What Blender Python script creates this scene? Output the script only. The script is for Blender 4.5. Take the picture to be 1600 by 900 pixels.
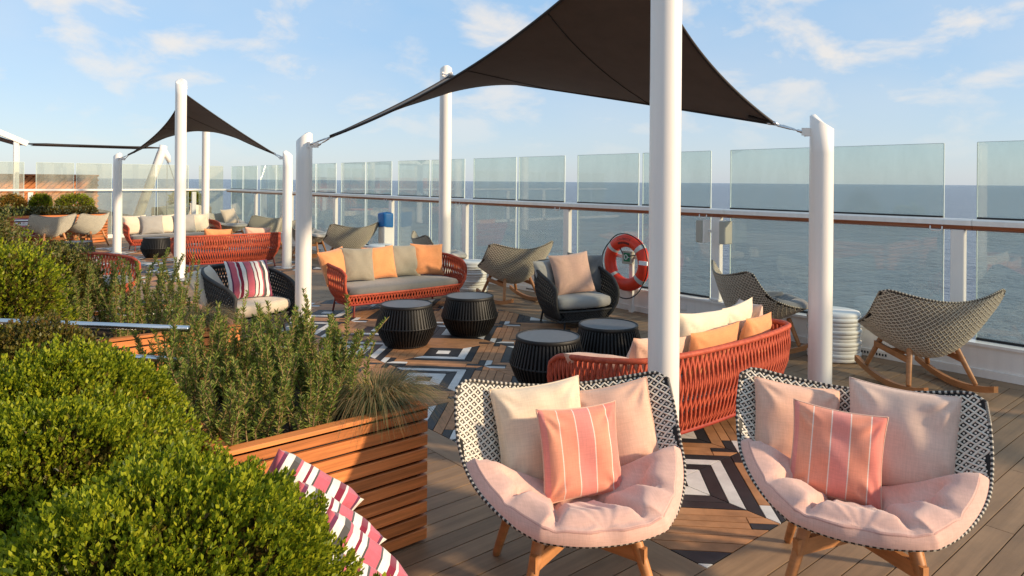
import bpy, math, random
import numpy as np
from mathutils import Vector, Matrix, Euler
R = math.radians
rng = np.random.default_rng(7)
random.seed(7)
for o in list(bpy.data.objects): bpy.data.objects.remove(o)
S = bpy.context.scene
COL = S.collection

# ------------------------------------------------------------------ camera, sky, sun, exposure
cam_d = bpy.data.cameras.new('camera'); cam = bpy.data.objects.new('camera', cam_d); COL.objects.link(cam)
cam_d.sensor_width = 36.0; cam_d.lens = 24.41; cam_d.shift_y = -0.1044
cam_d.clip_start = 0.05; cam_d.clip_end = 90000
VAZ = 40.1
cam.matrix_world = (Matrix.Translation((0, 0, 1.70)) @ Matrix.Rotation(R(-VAZ), 4, 'Z')
                    @ Matrix.Rotation(R(90), 4, 'X') @ Matrix.Rotation(R(0.45), 4, 'Z'))
S.camera = cam
S.render.resolution_x = 1024; S.render.resolution_y = 576
S.render.engine = 'CYCLES'
S.view_settings.view_transform = 'Standard'; S.view_settings.look = 'None'
S.view_settings.exposure = 0.52; S.view_settings.gamma = 1.0; S.view_settings.use_curve_mapping = False

SUN_AZ = math.atan2(0.50, -0.866)      # bearing of the sun from +Y towards +X
SUN_EL = R(19)
W = bpy.data.worlds.new('World'); S.world = W; W.use_nodes = True
def build_world():
    nt = W.node_tree; N = nt.nodes; L = nt.links; N.clear()
    out = N.new('ShaderNodeOutputWorld'); bg = N.new('ShaderNodeBackground'); bg.inputs['Strength'].default_value = 0.15
    L.new(bg.outputs[0], out.inputs[0])
    sky = N.new('ShaderNodeTexSky'); sky.sky_type = 'NISHITA'; sky.sun_disc = False
    sky.sun_elevation = SUN_EL; sky.sun_rotation = SUN_AZ
    sky.air_density = 1.0; sky.dust_density = 0.35; sky.ozone_density = 2.2; sky.altitude = 0
    tc = N.new('ShaderNodeTexCoord'); sep = N.new('ShaderNodeSeparateXYZ'); L.new(tc.outputs['Generated'], sep.inputs[0])
    def math_(op, a, b=None, clamp=False):
        n = N.new('ShaderNodeMath'); n.operation = op; n.use_clamp = clamp
        for i, v in enumerate((a, b)):
            if v is None: continue
            if isinstance(v, (int, float)): n.inputs[i].default_value = v
            else: L.new(v, n.inputs[i])
        return n.outputs[0]
    z = math_('MAXIMUM', sep.outputs['Z'], 0.0)
    den = math_('ADD', z, 0.38)
    cmb = N.new('ShaderNodeCombineXYZ')
    L.new(math_('DIVIDE', sep.outputs['X'], den), cmb.inputs[0]); L.new(math_('DIVIDE', sep.outputs['Y'], den), cmb.inputs[1])
    n1 = N.new('ShaderNodeTexNoise'); n1.inputs['Scale'].default_value = 4.6; n1.inputs['Detail'].default_value = 7; n1.inputs['Roughness'].default_value = 0.56
    n1.inputs['Distortion'].default_value = 0.25
    mp = N.new('ShaderNodeMapping'); mp.inputs['Location'].default_value = (3.4, 1.3, 0.4); L.new(cmb.outputs[0], mp.inputs[0]); L.new(mp.outputs[0], n1.inputs['Vector'])
    r1 = N.new('ShaderNodeValToRGB'); r1.color_ramp.elements[0].position = 0.44; r1.color_ramp.elements[1].position = 0.68
    r1.color_ramp.interpolation = 'EASE'
    L.new(n1.outputs['Fac'], r1.inputs[0])
    n2 = N.new('ShaderNodeTexNoise'); n2.inputs['Scale'].default_value = 1.1; n2.inputs['Detail'].default_value = 5
    L.new(cmb.outputs[0], n2.inputs['Vector'])
    r2 = N.new('ShaderNodeValToRGB'); r2.color_ramp.elements[0].position = 0.35; r2.color_ramp.elements[1].position = 0.8
    r2.color_ramp.elements[1].color = (0.55, 0.55, 0.55, 1); L.new(n2.outputs['Fac'], r2.inputs[0])
    fade = math_('MULTIPLY', math_('SUBTRACT', z, 0.02), 7.0, True)
    fac = math_('MULTIPLY', math_('MAXIMUM', r1.outputs[0], r2.outputs[0]), math_('ADD', math_('MULTIPLY', fade, 0.66), 0.05), True)
    # marine air: soft grey blue low down, clear blue above, mixed with the Nishita sky
    g = math_('MULTIPLY', math_('SUBTRACT', z, 0.01), 2.7, True)
    air = N.new('ShaderNodeMixRGB'); air.inputs['Color1'].default_value = (2.25, 2.72, 3.48, 1); air.inputs['Color2'].default_value = (1.35, 2.75, 4.35, 1); L.new(g, air.inputs['Fac'])
    hz = N.new('ShaderNodeMixRGB'); hz.inputs['Fac'].default_value = 0.72; L.new(sky.outputs[0], hz.inputs['Color1']); L.new(air.outputs[0], hz.inputs['Color2'])
    mx = N.new('ShaderNodeMixRGB'); mx.inputs['Color2'].default_value = (4.7, 4.2, 3.65, 1)
    L.new(fac, mx.inputs['Fac']); L.new(hz.outputs[0], mx.inputs['Color1']); L.new(mx.outputs[0], bg.inputs['Color'])
build_world()
sun_d = bpy.data.lights.new('sun', 'SUN'); sun = bpy.data.objects.new('sun', sun_d); COL.objects.link(sun)
sun_d.energy = 4.1; sun_d.angle = R(3.0); sun_d.color = (1.0, 0.79, 0.54)
sd = Vector((math.sin(SUN_AZ) * math.cos(SUN_EL), math.cos(SUN_AZ) * math.cos(SUN_EL), math.sin(SUN_EL)))
sun.rotation_euler = sd.to_track_quat('Z', 'Y').to_euler(); sun.location = sd * 40

# ------------------------------------------------------------------ materials
MATS = {}
def mat(name, color, rough=0.6, var=0.12, nscale=(8, 8, 8), bump=0.0, bscale=60, rnd=0.0, spec=0.4, metal=0.0, coat=0.0, space='Position', sheen=0.0, c2=None, bdist=0.002, trans=0.0, detail=5):
    m = bpy.data.materials.new(name); m.use_nodes = True; nt = m.node_tree; N = nt.nodes; L = nt.links
    b = N['Principled BSDF']
    b.inputs['Roughness'].default_value = rough; b.inputs['Specular IOR Level'].default_value = spec; b.inputs['Metallic'].default_value = metal
    b.inputs['Coat Weight'].default_value = coat; b.inputs['Sheen Weight'].default_value = sheen
    if space == 'Position': co = N.new('ShaderNodeNewGeometry').outputs['Position']
    else: co = N.new('ShaderNodeTexCoord').outputs[space]
    mp = N.new('ShaderNodeMapping'); mp.inputs['Scale'].default_value = nscale; L.new(co, mp.inputs[0])
    nz = N.new('ShaderNodeTexNoise'); nz.inputs['Scale'].default_value = 1.0; nz.inputs['Detail'].default_value = detail; nz.inputs['Roughness'].default_value = 0.6
    if rnd > 0:
        oi = N.new('ShaderNodeObjectInfo'); gi = N.new('ShaderNodeNewGeometry')
        ad = N.new('ShaderNodeMath'); ad.operation = 'ADD'; L.new(oi.outputs['Random'], ad.inputs[0]); L.new(gi.outputs['Random Per Island'], ad.inputs[1])
        fr = N.new('ShaderNodeMath'); fr.operation = 'FRACT'; L.new(ad.outputs[0], fr.inputs[0])
        off = N.new('ShaderNodeVectorMath'); off.operation = 'ADD'; L.new(mp.outputs[0], off.inputs[0])
        sc = N.new('ShaderNodeMath'); sc.operation = 'MULTIPLY'; sc.inputs[1].default_value = 37.0; L.new(fr.outputs[0], sc.inputs[0])
        L.new(sc.outputs[0], off.inputs[1]); L.new(off.outputs[0], nz.inputs['Vector'])
    else: L.new(mp.outputs[0], nz.inputs['Vector'])
    ramp = N.new('ShaderNodeValToRGB'); e = ramp.color_ramp.elements
    ca = [max(0, c * (1 - var)) for c in color]; cb = [c * (1 + var) for c in color] if c2 is None else list(c2)
    e[0].position = 0.3; e[1].position = 0.7; e[0].color = (*ca, 1); e[1].color = (*cb, 1)
    L.new(nz.outputs['Fac'], ramp.inputs[0])
    c_out = ramp.outputs[0]
    if rnd > 0:
        hs = N.new('ShaderNodeHueSaturation'); mr = N.new('ShaderNodeMapRange'); mr.inputs['To Min'].default_value = 1 - rnd; mr.inputs['To Max'].default_value = 1 + rnd
        L.new(fr.outputs[0], mr.inputs[0]); L.new(mr.outputs[0], hs.inputs['Value']); L.new(c_out, hs.inputs['Color']); c_out = hs.outputs[0]
    if name.startswith(('plank', 'inlay')):
        pz = N.new('ShaderNodeTexNoise'); pz.inputs['Scale'].default_value = 1.7; pz.inputs['Detail'].default_value = 9; pz.inputs['Roughness'].default_value = 0.7; L.new(co, pz.inputs['Vector'])
        pr = N.new('ShaderNodeMapRange'); pr.inputs['From Min'].default_value = 0.32; pr.inputs['From Max'].default_value = 0.68; pr.inputs['To Min'].default_value = 0.80; pr.inputs['To Max'].default_value = 1.13; L.new(pz.outputs['Fac'], pr.inputs[0])
        pm = N.new('ShaderNodeMixRGB'); pm.blend_type = 'MULTIPLY'; pm.inputs[0].default_value = 1; L.new(c_out, pm.inputs[1]); L.new(pr.outputs[0], pm.inputs[2]); c_out = pm.outputs[0]
        rr_ = N.new('ShaderNodeMapRange'); rr_.inputs['To Min'].default_value = rough - 0.14; rr_.inputs['To Max'].default_value = rough + 0.12; L.new(pz.outputs['Fac'], rr_.inputs[0]); L.new(rr_.outputs[0], b.inputs['Roughness'])
    L.new(c_out, b.inputs['Base Color'])
    if bump > 0:
        nb = N.new('ShaderNodeTexNoise'); nb.inputs['Scale'].default_value = bscale; nb.inputs['Detail'].default_value = 4
        L.new(mp.outputs[0] if bscale < 0 else co, nb.inputs['Vector'])
        bm = N.new('ShaderNodeBump'); bm.inputs['Strength'].default_value = bump; bm.inputs['Distance'].default_value = bdist
        L.new(nb.outputs['Fac'], bm.inputs['Height']); L.new(bm.outputs[0], b.inputs['Normal'])
    if trans > 0:
        tr = N.new('ShaderNodeBsdfTranslucent'); L.new(c_out, tr.inputs[0]); ms = N.new('ShaderNodeMixShader'); ms.inputs[0].default_value = trans
        L.new(b.outputs[0], ms.inputs[1]); L.new(tr.outputs[0], ms.inputs[2]); L.new(ms.outputs[0], N['Material Output'].inputs[0])
    MATS[name] = m; return m

mat('plank', (0.275, 0.175, 0.100), 0.62, 0.17, (1.6, 26, 26), 0.25, 140, rnd=0.16, spec=0.3)
mat('plank_edge', (0.275, 0.178, 0.104), 0.62, 0.15, (14, 2.0, 14), 0.25, 140, rnd=0.12, spec=0.3)
mat('inlay_brown', (0.42, 0.205, 0.095), 0.6, 0.22, (10, 10, 10), 0.2, 140, rnd=0.16, spec=0.3)
mat('inlay_black', (0.026, 0.026, 0.029), 0.55, 0.25, (10, 10, 10), 0.2, 140, rnd=0.15, spec=0.35)
mat('inlay_white', (0.66, 0.64, 0.61), 0.6, 0.10, (10, 10, 10), 0.15, 140, rnd=0.05, spec=0.3)
mat('caulk', (0.018, 0.016, 0.015), 0.8, 0.2)
mat('white_paint', (0.82, 0.765, 0.70), 0.34, 0.05, (14, 14, 0.8), 0.04, 30, spec=0.5, coat=0.2)
mat('grey_paint', (0.55, 0.56, 0.56), 0.5, 0.06, (4, 4, 4), spec=0.4)
mat('beige_box', (0.42, 0.39, 0.32), 0.5, 0.05, spec=0.4)
mat('rail_wood', (0.30, 0.085, 0.03), 0.35, 0.3, (40, 2.5, 40), 0.05, 90, spec=0.5, coat=0.3)
mat('steel', (0.62, 0.62, 0.62), 0.22, 0.05, metal=1.0)
mat('dark_steel', (0.12, 0.12, 0.12), 0.4, 0.1, metal=0.6)
mat('black_gasket', (0.012, 0.012, 0.014), 0.5, 0.1)
mat('sail_fabric', (0.075, 0.052, 0.040), 0.72, 0.12, (5, 5, 5), 0.25, 400, spec=0.25, sheen=0.1, trans=0.05)
mat('sail_hem', (0.028, 0.022, 0.02), 0.6, 0.1, spec=0.3)
mat('teak', (0.44, 0.19, 0.07), 0.45, 0.22, (6, 6, 30), 0.08, 200, rnd=0.1, spec=0.4, space='Object')
mat('slat_wood', (0.58, 0.195, 0.056), 0.42, 0.34, (2.2, 45, 45), 0.12, 160, rnd=0.2, spec=0.4)
mat('slat_wood_y', (0.58, 0.195, 0.056), 0.42, 0.34, (45, 2.2, 45), 0.12, 160, rnd=0.2, spec=0.4)
mat('slat_wood_far', (0.50, 0.16, 0.045), 0.45, 0.25, (3, 3, 40), rnd=0.15, spec=0.4)
mat('rope_red', (0.40, 0.060, 0.032), 0.6, 0.2, (30, 30, 30), 0.3, 500, spec=0.3, c2=(0.53, 0.105, 0.05))
mat('rope_red_dark', (0.30, 0.035, 0.022), 0.6, 0.2, (30, 30, 30), 0.3, 500, spec=0.3)
mat('metal_red', (0.16, 0.022, 0.016), 0.4, 0.1, spec=0.5)
mat('rope_black', (0.0105, 0.0095, 0.009), 0.55, 0.3, (40, 40, 40), 0.3, 500, spec=0.4)
mat('rope_black2', (0.035, 0.033, 0.031), 0.6, 0.3, (40, 40, 40), 0.3, 500, spec=0.3)
mat('stone_top', (0.10, 0.103, 0.112), 0.42, 0.12, (30, 30, 30), spec=0.45)
mat('weave_black', (0.010, 0.009, 0.0085), 0.55, 0.2, spec=0.3)
mat('weave_cream', (0.66, 0.60, 0.50), 0.6, 0.08, (20, 20, 20), spec=0.3)
mat('weave_brown', (0.055, 0.045, 0.037), 0.6, 0.2, spec=0.3)
mat('weave_taupe', (0.50, 0.43, 0.33), 0.6, 0.1, (20, 20, 20), spec=0.3)
mat('weave_sand', (0.56, 0.52, 0.42), 0.6, 0.1, (20, 20, 20), spec=0.3)
mat('weave_olive', (0.20, 0.175, 0.13), 0.6, 0.15, (20, 20, 20), spec=0.3)
mat('red_ring', (0.72, 0.045, 0.018), 0.42, 0.14, (9, 9, 9), 0.1, 60, spec=0.4)
mat('reflect_tape', (0.55, 0.54, 0.50), 0.5, 0.12, (40, 40, 40))
mat('green_sign', (0.0, 0.16, 0.06), 0.5, 0.05)
mat('pure_white', (0.8, 0.8, 0.8), 0.5, 0.02)
mat('black_ink', (0.02, 0.008, 0.008), 0.6, 0.0)
mat('blue_cover', (0.012, 0.13, 0.36), 0.45, 0.15, (20, 20, 20), 0.3, 30, spec=0.4, bdist=0.01)
mat('stool_white', (0.74, 0.72, 0.68), 0.5, 0.04, (6, 6, 6))
mat('soil', (0.035, 0.022, 0.014), 0.95, 0.5, (60, 60, 60), 1.0, 80, bdist=0.02)
mat('hull_white', (0.75, 0.75, 0.74), 0.5, 0.05)
mat('twig', (0.10, 0.065, 0.035), 0.9, 0.3, (30, 30, 30))
mat('dry_stem', (0.24, 0.15, 0.07), 0.8, 0.3, (30, 30, 30))

def fabric(name, color, weave=900, var=0.06, sheen=0.25, rnd=0.0):
    m = mat(name, color, 0.85, var, (7, 7, 7), 0.0, spec=0.2, sheen=sheen, space='Object', rnd=rnd)
    nt = m.node_tree; N = nt.nodes; L = nt.links; b = N['Principled BSDF']
    tc = N.new('ShaderNodeTexCoord'); mp = N.new('ShaderNodeMapping'); mp.inputs['Scale'].default_value = (weave, weave, weave)
    L.new(tc.outputs['Object'], mp.inputs[0]); w1 = N.new('ShaderNodeTexNoise'); w1.inputs['Scale'].default_value = 0.35; w1.inputs['Detail'].default_value = 2
    L.new(mp.outputs[0], w1.inputs['Vector'])
    n2 = N.new('ShaderNodeTexNoise'); n2.inputs['Scale'].default_value = 9; n2.inputs['Detail'].default_value = 3; L.new(tc.outputs['Object'], n2.inputs['Vector'])
    b1 = N.new('ShaderNodeBump'); b1.inputs['Strength'].default_value = 0.35; b1.inputs['Distance'].default_value = 0.0015; L.new(w1.outputs['Fac'], b1.inputs['Height'])
    b2 = N.new('ShaderNodeBump'); b2.inputs['Strength'].default_value = 0.18; b2.inputs['Distance'].default_value = 0.012; L.new(n2.outputs['Fac'], b2.inputs['Height'])
    L.new(b1.outputs[0], b2.inputs['Normal']); L.new(b2.outputs[0], b.inputs['Normal'])
    src = b.inputs['Base Color'].links[0].from_socket; prev = src
    for sc in ((22, 22, 260), (260, 22, 22)):
        mq = N.new('ShaderNodeMapping'); mq.inputs['Scale'].default_value = sc; L.new(tc.outputs['Object'], mq.inputs[0]); nq = N.new('ShaderNodeTexNoise'); nq.inputs['Scale'].default_value = 1; nq.inputs['Detail'].default_value = 2; L.new(mq.outputs[0], nq.inputs['Vector'])
        mr = N.new('ShaderNodeMapRange'); mr.inputs['From Min'].default_value = 0.3; mr.inputs['From Max'].default_value = 0.7; mr.inputs['To Min'].default_value = 0.94; mr.inputs['To Max'].default_value = 1.045; L.new(nq.outputs['Fac'], mr.inputs[0])
        mm = N.new('ShaderNodeMixRGB'); mm.blend_type = 'MULTIPLY'; mm.inputs[0].default_value = 1; L.new(prev, mm.inputs[1]); L.new(mr.outputs[0], mm.inputs[2]); prev = mm.outputs[0]
    L.new(prev, b.inputs['Base Color']); m['slub'] = mm.name
    return m
fabric('fab_cream', (0.72, 0.56, 0.40)); fabric('fab_ivory', (0.74, 0.62, 0.46)); fabric('fab_peach', (0.70, 0.42, 0.30))
fabric('fab_orange', (0.74, 0.30, 0.12)); fabric('fab_khaki', (0.30, 0.265, 0.20)); fabric('fab_grey', (0.155, 0.15, 0.145))
fabric('fab_lightgrey', (0.36, 0.34, 0.31)); fabric('fab_sand', (0.55, 0.46, 0.35)); fabric('fab_rose', (0.66, 0.395, 0.315)); fabric('fab_rose_dark', (0.42, 0.20, 0.155))
fabric('fab_blush', (0.68, 0.47, 0.37)); fabric('fab_piping', (0.52, 0.29, 0.24))
def striped(name, stops, lines=None, axis=0):
    """bands across the cushion from its own UV; flat woven pattern"""
    m = fabric(name, (0.5, 0.5, 0.5)); nt = m.node_tree; N = nt.nodes; L = nt.links; b = N['Principled BSDF']
    uv = N.new('ShaderNodeUVMap'); sp = N.new('ShaderNodeSeparateXYZ'); L.new(uv.outputs[0], sp.inputs[0])
    rp = N.new('ShaderNodeValToRGB'); rp.color_ramp.interpolation = 'CONSTANT'; e = rp.color_ramp.elements
    while len(e) < len(stops): e.new(0.5)
    for i, (p, c) in enumerate(stops): e[i].position = p; e[i].color = (*c, 1)
    L.new(sp.outputs[axis], rp.inputs[0])
    first = [n for n in N if n.type == 'MIX_RGB' and not (n.inputs[1].links and n.inputs[1].links[0].from_node.type == 'MIX_RGB')][0]; L.new(rp.outputs[0], first.inputs[1])
    return m
co_, pk_, wl_ = (0.76, 0.285, 0.185), (0.76, 0.265, 0.215), (0.80, 0.66, 0.55)
st = []
for i, (a, c) in enumerate(((0.0, (0.73, 0.22, 0.17)), (0.16, co_), (0.37, pk_), (0.57, co_), (0.77, (0.78, 0.325, 0.20)), (0.93, pk_))):
    if a > 0 and a < 0.9: st.append((a - 0.006, wl_)); st.append((a + 0.006, c))
    else: st.append((a, c))
striped('fab_coral_stripe', st)
bu, wh, ch, ro, nv = (0.20, 0.014, 0.036), (0.74, 0.69, 0.62), (0.075, 0.07, 0.066), (0.54, 0.115, 0.15), (0.13, 0.03, 0.075)
striped('fab_berry_stripe', [(0, ro), (.07, nv), (.11, wh), (.19, ch), (.26, ro), (.29, wh), (.37, bu), (.40, wh), (.46, ch), (.48, ro), (.62, ch), (.64, wh), (.72, bu), (.79, wh), (.82, ro), (.93, nv), (.96, wh)])

def leafmat(name, cols, trans=0.3, rough=0.45, spec=0.35):
    m = bpy.data.materials.new(name); m.use_nodes = True; nt = m.node_tree; N = nt.nodes; L = nt.links; b = N['Principled BSDF']
    g = N.new('ShaderNodeNewGeometry'); rp = N.new('ShaderNodeValToRGB'); e = rp.color_ramp.elements
    while len(e) < len(cols): e.new(0.5)
    for i, c in enumerate(cols): e[i].position = i / (len(cols) - 1); e[i].color = (*c, 1)
    L.new(g.outputs['Random Per Island'], rp.inputs[0]); L.new(rp.outputs[0], b.inputs['Base Color'])
    b.inputs['Roughness'].default_value = rough; b.inputs['Specular IOR Level'].default_value = spec
    tr = N.new('ShaderNodeBsdfTranslucent'); L.new(rp.outputs[0], tr.inputs[0]); ms = N.new('ShaderNodeMixShader'); ms.inputs[0].default_value = trans
    L.new(b.outputs[0], ms.inputs[1]); L.new(tr.outputs[0], ms.inputs[2]); L.new(ms.outputs[0], N['Material Output'].inputs[0])
    MATS[name] = m
leafmat('leaf_box', [(0.05, 0.085, 0.008), (0.175, 0.23, 0.012), (0.33, 0.36, 0.018), (0.45, 0.44, 0.026)], trans=0.42, spec=0.25)
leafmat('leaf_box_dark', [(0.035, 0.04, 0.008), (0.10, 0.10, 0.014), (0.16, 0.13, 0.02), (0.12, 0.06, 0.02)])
leafmat('leaf_rust', [(0.10, 0.06, 0.012), (0.30, 0.15, 0.02), (0.38, 0.20, 0.03), (0.14, 0.12, 0.02)])
leafmat('leaf_rosemary', [(0.07, 0.12, 0.02), (0.16, 0.23, 0.032), (0.27, 0.31, 0.06), (0.32, 0.21, 0.08)], rough=0.6)
leafmat('leaf_shrub', [(0.04, 0.06, 0.015), (0.12, 0.14, 0.025), (0.20, 0.20, 0.04), (0.24, 0.17, 0.08)], rough=0.5)
leafmat('leaf_sage', [(0.16, 0.20, 0.12), (0.24, 0.28, 0.16), (0.30, 0.30, 0.18)], rough=0.7)
leafmat('blade', [(0.06, 0.085, 0.03), (0.12, 0.14, 0.05), (0.30, 0.21, 0.09), (0.46, 0.28, 0.12)], rough=0.6)

def glassmat(name, tint, haze, hazecol):
    m = bpy.data.materials.new(name); m.use_nodes = True; nt = m.node_tree; N = nt.nodes; L = nt.links; N.clear()
    out = N.new('ShaderNodeOutputMaterial'); tr = N.new('ShaderNodeBsdfTransparent'); tr.inputs[0].default_value = (*tint, 1)
    gl = N.new('ShaderNodeBsdfGlossy'); gl.inputs['Roughness'].default_value = 0.015; gl.inputs[0].default_value = (0.9, 0.95, 0.93, 1)
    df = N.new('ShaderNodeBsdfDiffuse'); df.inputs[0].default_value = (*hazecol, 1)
    lw = N.new('ShaderNodeLayerWeight'); lw.inputs[0].default_value = 0.5     # facing term is the same from both sides of the sheet
    pw = N.new('ShaderNodeMath'); pw.operation = 'POWER'; pw.inputs[1].default_value = 4.0; L.new(lw.outputs['Facing'], pw.inputs[0])
    fr = N.new('ShaderNodeMath'); fr.operation = 'MULTIPLY_ADD'; fr.inputs[1].default_value = 0.55; fr.inputs[2].default_value = 0.05; L.new(pw.outputs[0], fr.inputs[0])
    gp = N.new('ShaderNodeNewGeometry'); gm = N.new('ShaderNodeMapping'); gm.inputs['Scale'].default_value = (3.0, 3.0, 1.1); L.new(gp.outputs['Position'], gm.inputs[0]); gn = N.new('ShaderNodeTexNoise'); gn.inputs['Scale'].default_value = 1.0; gn.inputs['Detail'].default_value = 8; gn.inputs['Roughness'].default_value = 0.68; L.new(gm.outputs[0], gn.inputs['Vector'])
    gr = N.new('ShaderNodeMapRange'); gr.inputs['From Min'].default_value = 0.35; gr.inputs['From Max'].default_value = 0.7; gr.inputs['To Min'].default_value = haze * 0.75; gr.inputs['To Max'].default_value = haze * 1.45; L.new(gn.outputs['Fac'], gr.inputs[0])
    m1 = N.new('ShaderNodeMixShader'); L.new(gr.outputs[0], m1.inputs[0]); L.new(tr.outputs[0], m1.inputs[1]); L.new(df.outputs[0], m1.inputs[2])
    m2 = N.new('ShaderNodeMixShader'); L.new(fr.outputs[0], m2.inputs[0]); L.new(m1.outputs[0], m2.inputs[1]); L.new(gl.outputs[0], m2.inputs[2])
    L.new(m2.outputs[0], out.inputs[0]); MATS[name] = m
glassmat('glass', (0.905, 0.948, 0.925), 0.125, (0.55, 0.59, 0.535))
glassmat('glass_far_painted_reflection', (0.88, 0.91, 0.88), 0.16, (0.62, 0.62, 0.52))  # cream diffuse part paints in the reflection of the sunlit superstructure
mat('glass_edge', (0.62, 0.72, 0.68), 0.25, 0.05, spec=0.6)

def seamat():
    m = bpy.data.materials.new('sea'); m.use_nodes = True; nt = m.node_tree; N = nt.nodes; L = nt.links; b = N['Principled BSDF']
    b.inputs['Base Color'].default_value = (0.078, 0.094, 0.132, 1); b.inputs['Roughness'].default_value = 0.20; b.inputs['Specular IOR Level'].default_value = 0.42
    g = N.new('ShaderNodeNewGeometry'); hs = []
    for sc, d, st_ in (((0.045, 0.09, 1), 5, 1.6), ((0.30, 0.5, 1), 4, 0.45), ((0.006, 0.012, 1), 3, 3.0)):
        mp = N.new('ShaderNodeMapping'); mp.inputs['Scale'].default_value = sc; mp.inputs['Rotation'].default_value = (0, 0, R(25)); L.new(g.outputs['Position'], mp.inputs[0])
        nz = N.new('ShaderNodeTexNoise'); nz.inputs['Scale'].default_value = 1; nz.inputs['Detail'].default_value = d; nz.inputs['Roughness'].default_value = 0.62; L.new(mp.outputs[0], nz.inputs['Vector'])
        ml = N.new('ShaderNodeMath'); ml.operation = 'MULTIPLY'; ml.inputs[1].default_value = st_; L.new(nz.outputs['Fac'], ml.inputs[0]); hs.append(ml.outputs[0])
    a = N.new('ShaderNodeMath'); L.new(hs[0], a.inputs[0]); L.new(hs[1], a.inputs[1]); a2 = N.new('ShaderNodeMath'); L.new(a.outputs[0], a2.inputs[0]); L.new(hs[2], a2.inputs[1])
    bp = N.new('ShaderNodeBump'); bp.inputs['Strength'].default_value = 1.0; bp.inputs['Distance'].default_value = 4.5; L.new(a2.outputs[0], bp.inputs['Height']); L.new(bp.outputs[0], b.inputs['Normal'])
    MATS['sea'] = m
seamat()
def stripe_rim(name, ca, cb, n):
    m = mat(name, ca, 0.6, 0.1, spec=0.3); nt = m.node_tree; N = nt.nodes; L = nt.links; b = N['Principled BSDF']
    uv = N.new('ShaderNodeUVMap'); sp = N.new('ShaderNodeSeparateXYZ'); L.new(uv.outputs[0], sp.inputs[0])
    ml = N.new('ShaderNodeMath'); ml.operation = 'MULTIPLY'; ml.inputs[1].default_value = n; L.new(sp.outputs[0], ml.inputs[0])
    fr = N.new('ShaderNodeMath'); fr.operation = 'FRACT'; L.new(ml.outputs[0], fr.inputs[0])
    gt = N.new('ShaderNodeMath'); gt.operation = 'GREATER_THAN'; gt.inputs[1].default_value = 0.58; L.new(fr.outputs[0], gt.inputs[0])
    mx = N.new('ShaderNodeMixRGB'); mx.inputs[1].default_value = (*ca, 1); mx.inputs[2].default_value = (*cb, 1); L.new(gt.outputs[0], mx.inputs[0]); L.new(mx.outputs[0], b.inputs['Base Color'])
stripe_rim('rim_bw', (0.022, 0.02, 0.019), (0.46, 0.41, 0.34), 132)
stripe_rim('rim_taupe', (0.07, 0.058, 0.045), (0.50, 0.43, 0.33), 132)
stripe_rim('rim_sand', (0.24, 0.21, 0.16), (0.56, 0.52, 0.42), 132)

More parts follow.
